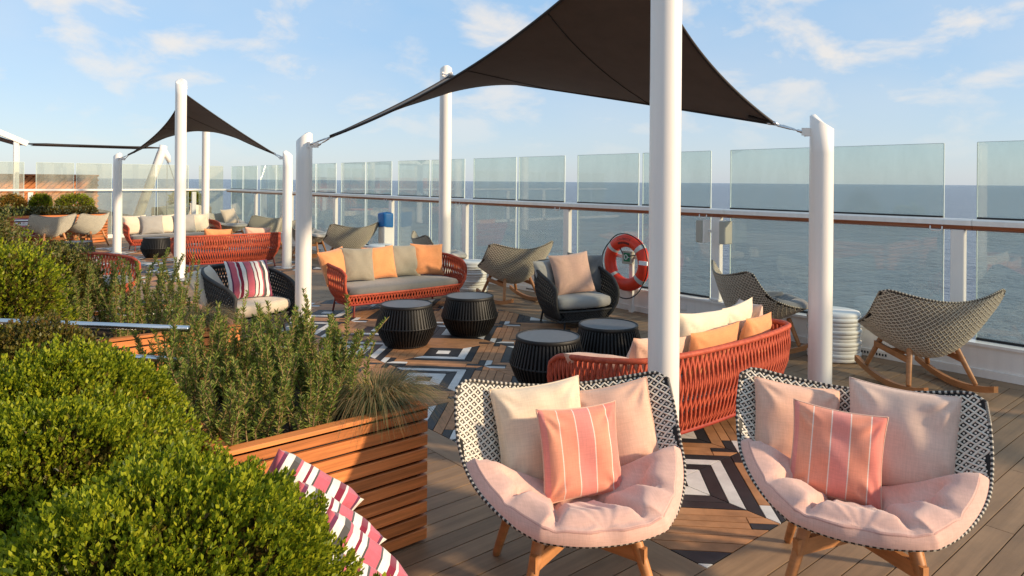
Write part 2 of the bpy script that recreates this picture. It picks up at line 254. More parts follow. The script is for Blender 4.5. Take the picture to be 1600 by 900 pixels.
# ------------------------------------------------------------------ mesh helpers
class MB:
    def __init__(s): s.v = []; s.f = []; s.uv = None
    def quadstrip(s, rows, closed_u=False, closed_v=False):
        """rows: list of lists of points"""
        b = len(s.v); n = len(rows[0]); m = len(rows)
        for r in rows: s.v.extend([tuple(p) for p in r])
        for i in range(m if closed_v else m - 1):
            i2 = (i + 1) % m
            for j in range(n if closed_u else n - 1):
                j2 = (j + 1) % n
                s.f.append((b + i * n + j, b + i * n + j2, b + i2 * n + j2, b + i2 * n + j))
        return b
    def box(s, c, d, rz=0, M=None):
        b = len(s.v); cx, cy, cz = c; dx, dy, dz = d[0] / 2, d[1] / 2, d[2] / 2; ca, sa = math.cos(rz), math.sin(rz)
        for z in (-dz, dz):
            for x, y in ((-dx, -dy), (dx, -dy), (dx, dy), (-dx, dy)):
                p = (cx + x * ca - y * sa, cy + x * sa + y * ca, cz + z); s.v.append(tuple(M @ Vector(p)) if M else p)
        for q in ((3, 2, 1, 0), (4, 5, 6, 7), (0, 1, 5, 4), (1, 2, 6, 5), (2, 3, 7, 6), (3, 0, 4, 7)): s.f.append(tuple(b + i for i in q))
    def bbox(s, c, d, e=0.006, rz=0):
        """box with chamfered vertical and horizontal edges (three rings)"""
        cx, cy, cz = c; dx, dy, dz = d[0] / 2, d[1] / 2, d[2] / 2; ca, sa = math.cos(rz), math.sin(rz)
        def ring(ix, z): 
            pts = []
            for sx, sy, k in ((-1, -1, 0), (-1, -1, 1), (1, -1, 1), (1, -1, 0), (1, 1, 0), (1, 1, 1), (-1, 1, 1), (-1, 1, 0)):
                x = sx * (dx - ix - (e if k == 1 else 0)); y = sy * (dy - ix - (0 if k == 1 else e)); pts.append((cx + x * ca - y * sa, cy + x * sa + y * ca, cz + z))
            return pts
        b = s.quadstrip([ring(e, -dz), ring(0, -dz + e), ring(0, dz - e), ring(e, dz)], closed_u=True)
        s.f.append(tuple(b + i for i in range(7, -1, -1))); s.f.append(tuple(b + 24 + i for i in range(8)))
    def tube(s, pts, r, n=8, cap=True, closed=False, flat=None):
        P = [Vector(p) for p in pts]; m = len(P); rows = []; rr = r if hasattr(r, '__len__') else [r] * m
        up = Vector((0, 0, 1)); prev = None
        for i in range(m):
            t = (P[(i + 1) % m] - P[i - 1]) if closed else (P[min(i + 1, m - 1)] - P[max(i - 1, 0)])
            if t.length < 1e-9: t = Vector((0, 0, 1))
            t.normalize()
            if prev is None: a = t.cross(up) if abs(t.z) < 0.95 else t.cross(Vector((1, 0, 0)))
            else: a = prev - t * prev.dot(t)
            if a.length < 1e-6: a = t.orthogonal()
            a.normalize(); prev = a; c = t.cross(a)
            f = flat if flat else 1.0
            rows.append([P[i] + (a * math.cos(k * 2 * math.pi / n) + c * math.sin(k * 2 * math.pi / n) * f) * rr[i] for k in range(n)])
        b = s.quadstrip(rows, closed_u=True, closed_v=closed)
        if cap and not closed:
            s.f.append(tuple(b + i for i in range(n - 1, -1, -1))); s.f.append(tuple(b + (m - 1) * n + i for i in range(n)))
    def lathe(s, prof, n=32, c=(0, 0, 0), cap=True):
        rows = [[(c[0] + r * math.cos(k * 2 * math.pi / n), c[1] + r * math.sin(k * 2 * math.pi / n), c[2] + z) for k in range(n)] for r, z in prof]
        b = s.quadstrip(rows, closed_u=True)
        if cap:
            if prof[0][0] > 1e-6: s.f.append(tuple(b + i for i in range(n - 1, -1, -1)))
            if prof[-1][0] > 1e-6: s.f.append(tuple(b + (len(prof) - 1) * n + i for i in range(n)))
    def beam(s, a, b_, w, h, up=(0, 0, 1)):
        a = Vector(a); b_ = Vector(b_); t = (b_ - a).normalized(); sd_ = t.cross(Vector(up)).normalized(); u = sd_.cross(t)
        rows = [[p + sd_ * sx * w / 2 + u * sz * h / 2 for sx, sz in ((-1, -1), (1, -1), (1, 1), (-1, 1))] for p in (a, b_)]
        k = s.quadstrip(rows, closed_u=True); s.f.append((k + 3, k + 2, k + 1, k)); s.f.append((k + 4, k + 5, k + 6, k + 7))
    def mesh(s, name, smooth=False, uv=None):
        me = bpy.data.meshes.new(name); me.from_pydata([tuple(p) for p in s.v], [], s.f); me.update()
        if smooth: me.polygons.foreach_set('use_smooth', [True] * len(me.polygons))
        if uv is not None:
            l = me.uv_layers.new(name='UVMap'); vi = np.empty(len(me.loops), dtype=np.int32); me.loops.foreach_get('vertex_index', vi)
            l.data.foreach_set('uv', np.asarray(uv, dtype=np.float32)[vi].ravel())
        return me
    def build(s, name, m, parent=None, smooth=False, uv=None, **kw): return obj(name, s.mesh(name, smooth, uv), m, parent, **kw)

def obj(name, me, m, parent=None, label=None, cat=None, group=None, kind=None):
    o = bpy.data.objects.new(name, me); COL.objects.link(o)
    if m is not None and me is not None:
        if len(me.materials) == 0: me.materials.append(MATS[m])
        elif me.materials[0] is not MATS[m]: o.material_slots[0].link = 'OBJECT'; o.material_slots[0].material = MATS[m]
    if parent is not None: o.parent = parent
    tag(o, label, cat, group, kind); return o
def tag(o, label=None, cat=None, group=None, kind=None):
    if label: o['label'] = label
    if cat: o['category'] = cat
    if group: o['group'] = group
    if kind: o['kind'] = kind
def thing(name, label, cat, loc=(0, 0, 0), face=None, rz=0.0, group=None):
    o = bpy.data.objects.new(name, None); COL.objects.link(o); o.location = loc; o.empty_display_size = 0.1
    o.rotation_euler = (0, 0, math.atan2(-face[0], face[1]) if face else rz); tag(o, label, cat, group); return o
def numpy_mesh(name, V, F, smooth=False):
    """V (n,3) F (m,k) with constant k"""
    me = bpy.data.meshes.new(name); k = F.shape[1]
    me.vertices.add(len(V)); me.vertices.foreach_set('co', V.astype(np.float32).ravel())
    me.loops.add(F.size); me.loops.foreach_set('vertex_index', F.astype(np.int32).ravel())
    me.polygons.add(len(F)); me.polygons.foreach_set('loop_start', np.arange(0, F.size, k, dtype=np.int32)); me.polygons.foreach_set('loop_total', np.full(len(F), k, dtype=np.int32))
    if smooth: me.polygons.foreach_set('use_smooth', np.ones(len(F), dtype=bool))
    me.update(calc_edges=True); me.validate(); return me
def spline(xs, ys, n):
    """smooth interpolation through knots"""
    xs = np.asarray(xs, float); ys = np.asarray(ys, float); m = np.gradient(ys, xs); t = np.linspace(xs[0], xs[-1], n)
    i = np.clip(np.searchsorted(xs, t, side='right') - 1, 0, len(xs) - 2); h = xs[i + 1] - xs[i]; u = (t - xs[i]) / h
    return (2 * u**3 - 3 * u**2 + 1) * ys[i] + (u**3 - 2 * u**2 + u) * h * m[i] + (-2 * u**3 + 3 * u**2) * ys[i + 1] + (u**3 - u**2) * h * m[i + 1]

# ------------------------------------------------------------------ the setting: sea, hull, deck
VX, VY = math.sin(R(VAZ)), math.cos(R(VAZ))
def in_view(x, y, z=0.0, pad=120):
    dep = VX * x + VY * y; lat = VY * x - VX * y
    if dep < 0.4: return False, dep
    px = 800 + 1085 * lat / dep; py = 283 + 1085 * (1.7 - z) / dep
    return (-pad < px < 1600 + pad and py < 900 + pad), dep
mb = MB(); nn = 96
for rad in (0, 40, 120, 400, 1200, 4000, 12000, 40000): pass
mb.lathe([(0.01, 0), (60, 0), (300, 0), (1500, 0), (8000, 0), (45000, 0)], 96, (0, 0, -27), cap=False)
mb.build('sea', 'sea', kind='structure')
mb = MB(); mb.box((-6.45, 8, -14.1), (27.5, 90, 27.9)); mb.build('ship_hull', 'hull_white', kind='structure')
deck = MB(); deck.box((-6.4, 8, -0.078), (27.2, 84, 0.14)); deck = deck.build('deck', 'caulk', kind='structure')

ZX0, ZX1 = 2.64, 5.80
ZONES = [(1.78, 9.15), (11.95, 19.35)]
RX = 7.15                                   # inner face of the coaming
unit = MB(); unit.box((0, 0, 0), (1, 1, 1)); plank_me = unit.mesh('plank'); plank_me.materials.append(MATS['plank'])
boards = []                                 # (x0,x1,y0,y1,kind)
PW, GAP = 0.125, 0.0065
def run_x(x0, x1, y0, y1):
    k0 = math.floor(y0 / PW); k = k0
    while k * PW < y1 - 1e-6:
        ya, yb = max(k * PW, y0), min((k + 1) * PW, y1)
        if yb - ya > 0.02:
            x = x0; first = True
            rr = random.Random(k * 7919 + int(x0 * 100))
            while x < x1 - 1e-6:
                ln = rr.uniform(1.0, 2.6) if first else 2.6
                xe = x + ln
                if x1 - xe < 0.5: xe = x1
                boards.append((x, xe, ya, yb, 'plank')); x = xe; first = False
        k += 1
def run_y(x0, x1, y0, y1):
    y = y0
    while y < y1 - 1e-6:
        ye = y + 2.45
        if y1 - ye < 0.6: ye = y1
        boards.append((x0, x1, y, ye, 'plank_edge')); y = ye
EDX = 6.93; B = 0.2
run_y(EDX, RX - 0.003, -3, 22.3)
run_x(-7, ZX0 - B, -3, 22.3)
prev = -3.0
for za, zb in ZONES:
    run_x(ZX0 - B, EDX, prev, za - B)
    run_x(ZX1 + B, EDX, za - B, zb + B)
    run_y(ZX0 - B, ZX0, za, zb); run_y(ZX1, ZX1 + B, za, zb)
    boards.append((ZX0 - B, ZX1 + B, za - B, za, 'plank')); boards.append((ZX0 - B, ZX1 + B, zb, zb + B, 'plank'))
    prev = zb + B
run_x(ZX0 - B, EDX, prev, 22.3)
vis = []; rest = {'plank': MB(), 'plank_edge': MB()}
for b_ in boards:
    cx, cy = (b_[0] + b_[1]) / 2, (b_[2] + b_[3]) / 2
    ok = any(in_view(xx, cy)[0] for xx in (b_[0], cx, b_[1])); vis.append((0 if ok else 1, in_view(cx, cy)[1], b_))
vis.sort(key=lambda t: (t[0], t[1]))
for i, (hid, dep, b_) in enumerate(vis):
    x0, x1, y0, y1, kd = b_; h = GAP / 2
    c = ((x0 + x1) / 2, (y0 + y1) / 2, -0.006 + random.uniform(-0.0006, 0.0006)); d = (x1 - x0 - GAP * 0.6, y1 - y0 - GAP, 0.012)
    if kd == 'plank_edge': d = (x1 - x0 - GAP, y1 - y0 - GAP * 0.6, 0.012)
    if i < 290 and not hid:
        o = obj('plank', plank_me, kd, deck); o.location = c; o.scale = d
    else: rest[kd].box(c, d)
for kd, m_ in rest.items(): m_.build('distant_planks', kd, deck, kind='stuff')

# inlaid pattern: squares on the diagonal, nested frames with mitred corners
CELL = 0.925; A0, B0 = 6.336, -0.79; Q = math.sqrt(0.5)
def clip(poly, x0, x1, y0, y1):
    for ax, lim, sg in ((0, x0, 1), (0, x1, -1), (1, y0, 1), (1, y1, -1)):
        out = []
        for i in range(len(poly)):
            p, q = poly[i], poly[(i + 1) % len(poly)]; dp, dq = sg * (p[ax] - lim), sg * (q[ax] - lim)
            if dp >= 0: out.append(p)
            if (dp > 0) != (dq > 0) and abs(dp - dq) > 1e-9:
                t = dp / (dp - dq); out.append((p[0] + (q[0] - p[0]) * t, p[1] + (q[1] - p[1]) * t))
        poly = out
        if len(poly) < 3: return []
    return poly
def inset(poly, d):
    n = len(poly); ar = sum(poly[i][0] * poly[(i + 1) % n][1] - poly[(i + 1) % n][0] * poly[i][1] for i in range(n))
    if ar < 0: poly = poly[::-1]
    out = poly
    for i in range(n):
        p, q = Vector(poly[i]), Vector(poly[(i + 1) % n]); e = q - p
        if e.length < 1e-6: continue
        nr = Vector((-e.y, e.x)).normalized(); o_ = p + nr * d; res = []
        for k in range(len(out)):
            a, b2 = Vector(out[k]), Vector(out[(k + 1) % len(out)]); da, db = (a - o_).dot(nr), (b2 - o_).dot(nr)
            if da >= 0: res.append(tuple(a))
            if (da > 0) != (db > 0) and abs(da - db) > 1e-12: res.append(tuple(a + (b2 - a) * (da / (da - db))))
        out = res
        if len(out) < 3: return []
    return out
pieces = []
def cell(ca, cb, dark, zone, par):
    h = CELL / 2
    def toxy(a, b2): return ((a + b2) * Q, (a - b2) * Q)
    P = []
    c1, c2 = ('inlay_black', 'inlay_white') if dark else ('inlay_white', 'inlay_black')
    def sq(r, col): P.append(([(ca - r, cb - r), (ca + r, cb - r), (ca + r, cb + r), (ca - r, cb + r)], col))
    def ring(r0, r1, cols):
        P.append(([(ca - r1, cb - r1), (ca - r0, cb - r0), (ca - r0, cb + r0), (ca - r1, cb + r1)], cols[0]))   # a-
        P.append(([(ca + r1, cb - r1), (ca + r0, cb - r0), (ca + r0, cb + r0), (ca + r1, cb + r1)], cols[1]))   # a+
        P.append(([(ca - r1, cb - r1), (ca - r0, cb - r0), (ca + r0, cb - r0), (ca + r1, cb - r1)], cols[2]))   # b-
        P.append(([(ca - r1, cb + r1), (ca - r0, cb + r0), (ca + r0, cb + r0), (ca + r1, cb + r1)], cols[3]))   # b+
    br = 'inlay_brown'
    sq(0.065, c2); ring(0.065, 0.17, (c1,) * 4)
    if dark: ring(0.17, 0.25, ('inlay_white', br, br, 'inlay_white')); ring(0.25, 0.325, ('inlay_black', br, br, 'inlay_black')); ring(0.325, 0.40, (br, br, br, br))
    else: ring(0.17, 0.25, ('inlay_black',) * 4); ring(0.25, 0.325, ('inlay_black', 'inlay_white', 'inlay_black', 'inlay_white')); ring(0.325, 0.40, (br, 'inlay_black', br, 'inlay_black'))
    # outer frame: each side is a brown bar with a black and a white end near the corners
    r0, r1 = 0.40, h
    for s_ in (-1, 1):
        for ax in (0, 1):
            segs = ((-r1, -0.26, 'inlay_white' if (ax == 0) == dark else 'inlay_black'), (-0.26, 0.30, br), (0.30, r1, 'inlay_black' if (ax == 0) == dark else br))
            for lo, hi, col in segs:
                lo0 = -r0 if lo == -r1 else lo; hi0 = r0 if hi == r1 else hi
                q = [(s_ * r0, lo0), (s_ * r0, hi0), (s_ * r1, hi), (s_ * r1, lo)]
                P.append(([(ca + (u if ax == 0 else v), cb + (v if ax == 0 else u)) for u, v in q], col))
    for poly, col in P:
        q = clip([toxy(a, b2) for a, b2 in poly], ZX0, ZX1, zone[0], zone[1])
        if len(q) < 3: continue
        q = inset(q, 0.0028)
        if len(q) < 3: continue
        ar = abs(sum(q[i][0] * q[(i + 1) % len(q)][1] - q[(i + 1) % len(q)][0] * q[i][1] for i in range(len(q)))) / 2
        if ar < 1e-4: continue
        pieces.append((q, col))
for zi, zone in enumerate(ZONES):
    sh = 0.0 if zi == 0 else 10.17 * Q
    for i in range(-14, 15):
        for j in range(-14, 15):
            ca, cb = A0 + sh + CELL / 2 + CELL * i, B0 - sh - CELL / 2 + CELL * j
            x, y = (ca + cb) * Q, (ca - cb) * Q
            if ZX0 - 0.7 < x < ZX1 + 0.7 and zone[0] - 0.7 < y < zone[1] + 0.7: cell(ca, cb, (i + j) % 2 == 0, zone, i % 2 == 0)
def key(p):
    cx = sum(a[0] for a in p[0]) / len(p[0]); cy = sum(a[1] for a in p[0]) / len(p[0]); ok, dep = in_view(cx, cy, pad=20); return (0 if ok else 1, dep)
pieces.sort(key=key); far = {}
for i, (q, col) in enumerate(pieces):
    m_ = MB() if i < 300 else far.setdefault(col, MB()); n = len(q); b_ = len(m_.v); zt = random.uniform(-0.0005, 0.0005)
    m_.v += [(x, y, zt) for x, y in q] + [(x, y, -0.009) for x, y in q]
    m_.f.append(tuple(range(b_, b_ + n)))
    for k in range(n): m_.f.append((b_ + k, b_ + n + k, b_ + n + (k + 1) % n, b_ + (k + 1) % n))
    if i < 300: m_.build('inlay_board', col, deck)
for col, m_ in far.items(): m_.build('distant_inlay', col, deck, kind='stuff')

# ------------------------------------------------------------------ coaming and railings
HR = 1.39
mb = MB(); mb.box((RX + 0.05, 9.6, 0.14), (0.10, 25.4, 0.28)); mb.box((RX + 0.065, 9.6, 0.2825), (0.16, 25.4, 0.025)); mb.box((RX - 0.012, 9.6, 0.035), (0.022, 25.38, 0.07))
coam = mb.build('coaming_wall', 'white_paint', kind='structure')
for yy in np.arange(-2.6, 22, 2.53):
    mb = MB()
    for k in range(9): mb.box((RX - 0.0245, yy + 0.35 + k * 0.028, 0.035), (0.004, 0.014, 0.022))
    mb.build('drain_slots', 'black_gasket', coam)
    mb = MB(); mb.bbox((RX - 0.004, yy + 0.2, 0.16), (0.012, 0.10, 0.07), 0.004); mb.build('cover_plate', 'white_paint', coam)
mb = MB(); mb.box((-1.9, 22.41, 0.05), (18.2, 0.16, 0.10)); coam2 = mb.build('far_coaming', 'white_paint', kind='structure')

rail = thing('sea_railing', 'white posts and brown underside handrail with clear glass panes along the sea', 'railing', (RX, 0, 0))
posts_y = [2.22 + 2.53 * k for k in range(-2, 8)]
def local(m_, o): return m_
X0 = 0.055
def rail_seg(y0, y1):
    prof = [(-0.055, -0.040), (0.055, -0.040), (0.055, 0.004), (0.04, 0.018), (-0.04, 0.018), (-0.055, 0.004)]
    m1 = MB(); b_ = m1.quadstrip([[(X0 + a, y, HR - 0.018 + c) for a, c in prof] for y in (y0, y1)], closed_u=True)
    m1.f += [tuple(range(b_, b_ + 6)), tuple(range(b_ + 11, b_ + 5, -1))]; top = m1.build('handrail_cap', 'white_paint', rail)
    m2 = MB(); ang = [math.pi + math.pi * k / 10 for k in range(11)]
    m2.quadstrip([[(X0 + 0.052 * math.cos(a), y, HR - 0.059 + 0.045 * math.sin(a)) for a in ang] for y in (y0, y1)]); m2.build('handrail_underside', 'rail_wood', rail, smooth=True)
ys = [-4] + [p - 0.12 for p in posts_y[1:]] + [22.35]
for a, b_ in zip(ys[:-1], ys[1:]): rail_seg(a + 0.002, b_ - 0.002)
post_m = MB(); post_m.bbox((X0, 0, (HR - 0.10) / 2), (0.075, 0.11, HR - 0.10), 0.006); post_m.box((X0 - 0.02, 0, 0.31), (0.09, 0.13, 0.02))
post_me = post_m.mesh('post'); hook = MB()
hook.tube([(X0 - 0.04, -0.1 + 0.0, HR - 0.06), (X0 - 0.05, -0.1, HR - 0.10), (X0 - 0.05, -0.085, HR - 0.115), (X0 - 0.05, 0.085 - 0.1, HR - 0.115), (X0 - 0.05, 0.0, HR - 0.10), (X0 - 0.04, 0.0, HR - 0.06)], 0.007, 6); hook_me = hook.mesh('hook', True)
for p in posts_y:
    o = obj('post', post_me, 'white_paint', rail); o.location.y = p
    o = obj('hook', hook_me, 'white_paint', rail); o.location.y = p + 0.22
GT, GB = 2.085, 0.30
def pane(y0, y1, g=0.012):
    m_ = MB(); m_.box((X0 + 0.085, (y0 + y1) / 2, (GT + GB) / 2), (g, y1 - y0, GT - GB)); o = m_.build('glass_pane', 'glass', rail)
    for yy in (y0, y1): e = MB(); e.box((X0 + 0.085, yy, (GT + GB) / 2), (g * 0.9, 0.007, GT - GB)); e.build('pane_edge', 'glass_edge', o)
    e = MB(); e.box((X0 + 0.085, (y0 + y1) / 2, GT + 0.002), (g * 0.9, y1 - y0 - 0.008, 0.004)); e.build('pane_edge', 'glass_edge', o)
    e = MB(); e.box((X0 + 0.078, (y0 + y1) / 2, HR + 0.006), (0.03, y1 - y0 - 0.01, 0.02)); e.build('gasket', 'black_gasket', o)
    e = MB(); e.box((X0 + 0.085, (y0 + y1) / 2, GB + 0.006), (0.03, y1 - y0 - 0.01, 0.022)); e.build('gasket', 'black_gasket', o)
for a, b_ in zip(posts_y[:-1], posts_y[1:]):
    mid = (a + b_) / 2 - 0.03; pane(a + 0.15, mid - 0.035); pane(mid + 0.035, b_ - 0.12)
pane(posts_y[-1] + 0.15, 21.2); pane(21.28, 22.3)

frail = thing('far_railing', 'white handrail with glass panes with a painted pale reflection crossing the far end of the terrace', 'railing', (0, 22.35, 0))
m_ = MB(); m_.bbox((-1.5, 0, HR - 0.03), (17.3, 0.09, 0.06), 0.01); m_.build('handrail', 'white_paint', frail)
for k in range(8):
    x = 6.2 - 2.05 * k; m_ = MB(); m_.bbox((x, 0.02, 0.65), (0.12, 0.08, 1.3), 0.006); m_.build('post', 'white_paint', frail)
    for (a, b_) in ((x - 1.92, x - 1.06), (x - 1.0, x - 0.14)):
        m_ = MB(); m_.box(((a + b_) / 2, 0.09, 1.10), (b_ - a, 0.012, 2.0)); o = m_.build('glass_pane', 'glass_far_painted_reflection', frail)
        for xx in (a, b_): e = MB(); e.box((xx, 0.09, 1.10), (0.012, 0.011, 2.0)); e.build('pane_edge', 'glass_edge', o)
        e = MB(); e.box(((a + b_) / 2, 0.09, 2.103), (b_ - a - 0.014, 0.011, 0.006)); e.build('pane_edge', 'glass_edge', o)
m_ = MB(); m_.box((6.72, 0.09, 1.10), (0.72, 0.012, 2.0)); m_.build('glass_pane', 'glass_far_painted_reflection', frail)

# ------------------------------------------------------------------ posts and shade sails
POSTS = {}
def sail_post(key_, x, y, h, aim, label, r=0.092):
    t = thing('sail_post', label, 'post', (x, y, 0), group='white posts holding the shade sails'); POSTS[key_] = (x, y, h)
    a = math.atan2(aim[1] - y, aim[0] - x); n = 36; rows = []
    for z in (0.0, h - 0.3): rows.append([(r * math.cos(k * 2 * math.pi / n), r * math.sin(k * 2 * math.pi / n), z) for k in range(n)])
    def top(k, ins):
        th = k * 2 * math.pi / n; rr = r - ins; c = math.cos(th - a); return (rr * math.cos(th), rr * math.sin(th), h - 0.055 + 0.055 * c + (0 if ins == 0 else min(ins, 0.02) * 0.7))
    rows.append([top(k, 0) for k in range(n)]); rows.append([top(k, 0.012) for k in range(n)]); rows.append([top(k, 0.04) for k in range(n)])
    m1 = MB(); b_ = m1.quadstrip(rows, closed_u=True); m1.f.append(tuple(b_ + 4 * n + i for i in range(n))); m1.build('pole', 'white_paint', t, smooth=True)
    m2 = MB(); m2.lathe([(r + 0.012, 0.0), (r + 0.012, 0.012), (r + 0.002, 0.02)], 36, cap=False); m2.build('base_collar', 'white_paint', t, smooth=True)
    for s_ in (-0.5, 0.5):
        m3 = MB(); aa = a + s_; m3.box(((r + 0.03) * math.cos(aa), (r + 0.03) * math.sin(aa), h - 0.13), (0.075, 0.012, 0.06), aa); m3.build('eye_plate', 'white_paint', t)
    return t
def sail(keys, label, sag, ins=(0.42, 0.30)):
    """hypar membrane between four posts A,B,D,C in ring order"""
    P = [Vector((POSTS[k][0], POSTS[k][1], POSTS[k][2] - 0.13)) for k in keys]; ctr = sum(P, Vector()) / 4
    t = thing('shade_sail', label, 'shade sail', tuple(ctr))
    C = [p + (ctr - p).normalized() * 0.36 for p in P]
    n = 30
    def edge(a, b_, u, bow):
        p = a.lerp(b_, u); m = 4 * u * (1 - u); mid = (a + b_) / 2; inn = (ctr - mid); inn.z = 0; inn.normalize(); return p + inn * bow * m
    L1, L2 = (C[1] - C[0]).length, (C[3] - C[0]).length
    g = [[None] * (n + 1) for _ in range(n + 1)]
    for i in range(n + 1):
        u = i / n
        for j in range(n + 1):
            v = j / n
            e0, e1 = edge(C[0], C[1], u, sag * L1), edge(C[3], C[2], u, sag * L1); f0, f1 = edge(C[0], C[3], v, sag * L2), edge(C[1], C[2], v, sag * L2)
            p = e0 * (1 - v) + e1 * v + f0 * (1 - u) + f1 * u - (C[0] * (1 - u) * (1 - v) + C[1] * u * (1 - v) + C[2] * u * v + C[3] * (1 - u) * v)
            g[i][j] = p - ctr
    # rounded cut-outs at the corners
    m1 = MB(); m1.quadstrip(g); mem = m1.build('membrane', 'sail_fabric', t, smooth=True)
    for k, e in enumerate(([g[i][0] for i in range(n + 1)], [g[n][j] for j in range(n + 1)], [g[i][n] for i in range(n + 1)], [g[0][j] for j in range(n + 1)])):
        m2 = MB(); m2.tube(e, 0.014, 6); m2.build('hem', 'sail_hem', t, smooth=True)
    for j in (7, 15, 23):
        m2 = MB(); m2.tube([g[i][j] + Vector((0, 0, -0.001)) for i in range(n + 1)], 0.006, 5); m2.build('panel_seam', 'sail_hem', t, smooth=True)
    idx = [(0, 0, 1, 1), (n, 0, -1, 1), (n, n, -1, -1), (0, n, 1, -1)]
    for k in range(4):
        i, j, di, dj = idx[k]; x, y, h = POSTS[keys[k]]
        m4 = MB(); m4.tube([g[i][j] + Vector((0, 0, 0.012)), (g[i + di][j + dj])], [0.03, 0.05], 8, flat=0.35); m4.build('corner_plate', 'sail_hem', t)
        d = Vector((ctr.x - x, ctr.y - y, 0)).normalized(); a = math.atan2(d.y, d.x)
        for s_, q in ((-0.5, g[i + di][j]), (0.5, g[i][j + dj])):
            aa = a + s_; e = Vector((x + 0.155 * math.cos(aa), y + 0.155 * math.sin(aa), h - 0.13)) - ctr
            # choose nearer hem end so that the two stays do not cross
            m3 = MB(); q0 = g[i][j] + (q - g[i][j]) * 0.4; pts = [q0.lerp(e, f) for f in (0, 0.12, 0.14, 0.3, 0.32, 0.68, 0.7, 0.86, 0.88, 1)]
            m3.tube(pts, [0.013, 0.013, 0.006, 0.006, 0.010, 0.010, 0.006, 0.006, 0.013, 0.013], 6); m3.build('turnbuckle', 'steel', t, smooth=True)
    return t
ctr1 = (4.4, 5.5)
sail_post('A', 3.13, 2.40, 3.42, ctr1, 'tall white post in front of the red woven sofa between the two front chairs', 0.086)
sail_post('B', 5.42, 2.63, 2.24, ctr1, 'short white post with slanted top, right of the near red sofa beside the white stool', 0.089)
sail_post('C', 3.25, 7.50, 2.22, ctr1, 'short white post left of the orange cushioned sofa', 0.089)
sail_post('D', 5.98, 8.67, 3.42, ctr1, 'tall white post rising behind the orange cushioned sofa')
ctr2 = (4.4, 15.6)
sail_post('E', 3.34, 12.85, 3.42, ctr2, 'tall white post in front of the distant red sofa back')
sail_post('F', 5.28, 12.95, 2.24, ctr2, 'short white post right of the distant red sofa back', 0.089)
sail_post('G', 3.28, 17.70, 2.26, ctr2, 'short white post left of the farthest sofa with cream cushions', 0.089)
sail_post('H', 5.42, 18.55, 3.42, ctr2, 'tall white post behind the farthest sofa with cream cushions')
sail(('A', 'B', 'D', 'C'), 'large dark brown shade sail stretched over the near seating group', 0.085)
sail(('E', 'F', 'H', 'G'), 'smaller looking dark shade sail over the distant seating group', 0.045)

# ------------------------------------------------------------------ woven wing chair
VS = np.array([0, .12, .25, .40, .55, .70, .83, .93, 1.0])
def _k(a): return spline(VS, a, 401)
K_yc = _k([0.00, 0.02, 0.05, 0.105, 0.21, 0.38, 0.56, 0.68, 0.765]); K_zc = _k([0.81, 0.69, 0.55, 0.40, 0.31, 0.305, 0.345, 0.392, 0.425])
K_ye = _k([0.125, 0.17, 0.225, 0.305, 0.415, 0.53, 0.64, 0.72, 0.765]); K_ze = _k([0.885, 0.785, 0.69, 0.605, 0.545, 0.497, 0.462, 0.440, 0.425])
K_w = _k([0.495, 0.505, 0.505, 0.492, 0.462, 0.405, 0.328, 0.25, 0.20]); K_w = np.where(np.linspace(0, 1, 401) > 0.9, 0.515 * 0 + K_w, K_w)
_t = np.linspace(0, 1, 401)
K_w = np.minimum(K_w, 0.50 * np.sqrt(np.clip(1 - ((_t - 0.45).clip(0) / 0.55) ** 2.0, 0, 1)) + 0.004 + (_t < 0.5) * 0.02)
def kv(a, v): return np.interp(v, _t, a)
def shell_pt(x, v):
    """x metres across, v 0 top .. 1 front lip -> point"""
    w = kv(K_w, v); u = np.clip(np.abs(x) / np.maximum(w, 1e-4), 0, 1) ** 1.9
    return np.stack([x, kv(K_yc, v) * (1 - u) + kv(K_ye, v) * u, kv(K_zc, v) * (1 - u) + kv(K_ze, v) * u], -1)
def v_top(u): return 0.045 * (np.clip((np.abs(u) - 0.86) / 0.14, 0, 1)) ** 2.2 + 0.012 * np.cos(u * math.pi / 2) ** 2
def shell_grid(nu=36, nv=40, v0=None, wscale=1.0, v1=1.0):
    u = np.linspace(-1, 1, nu + 1); rows = []
    for j in range(nv + 1):
        f = j / nv; f = 1 - (1 - f) ** 2
        vt = v_top(u) if v0 is None else np.full_like(u, v0)
        v = vt + (v1 - vt) * f; x = u * kv(K_w, v) * wscale; rows.append(shell_pt(x, v))
    return np.array(rows)
def grid_normals(G):
    a = np.gradient(G, axis=1); b = np.gradient(G, axis=0); n = np.cross(a, b); n /= np.maximum(np.linalg.norm(n, axis=-1, keepdims=True), 1e-9); return n
def surf_normal(x, v, e=0.004):
    a = shell_pt(x + e, v) - shell_pt(x - e, v); b = shell_pt(x, np.minimum(v + e, 1)) - shell_pt(x, np.maximum(v - e, 0)); n = np.cross(a, b)
    return n / np.maximum(np.linalg.norm(n, axis=-1, keepdims=True), 1e-9)
SLEN = 1.27
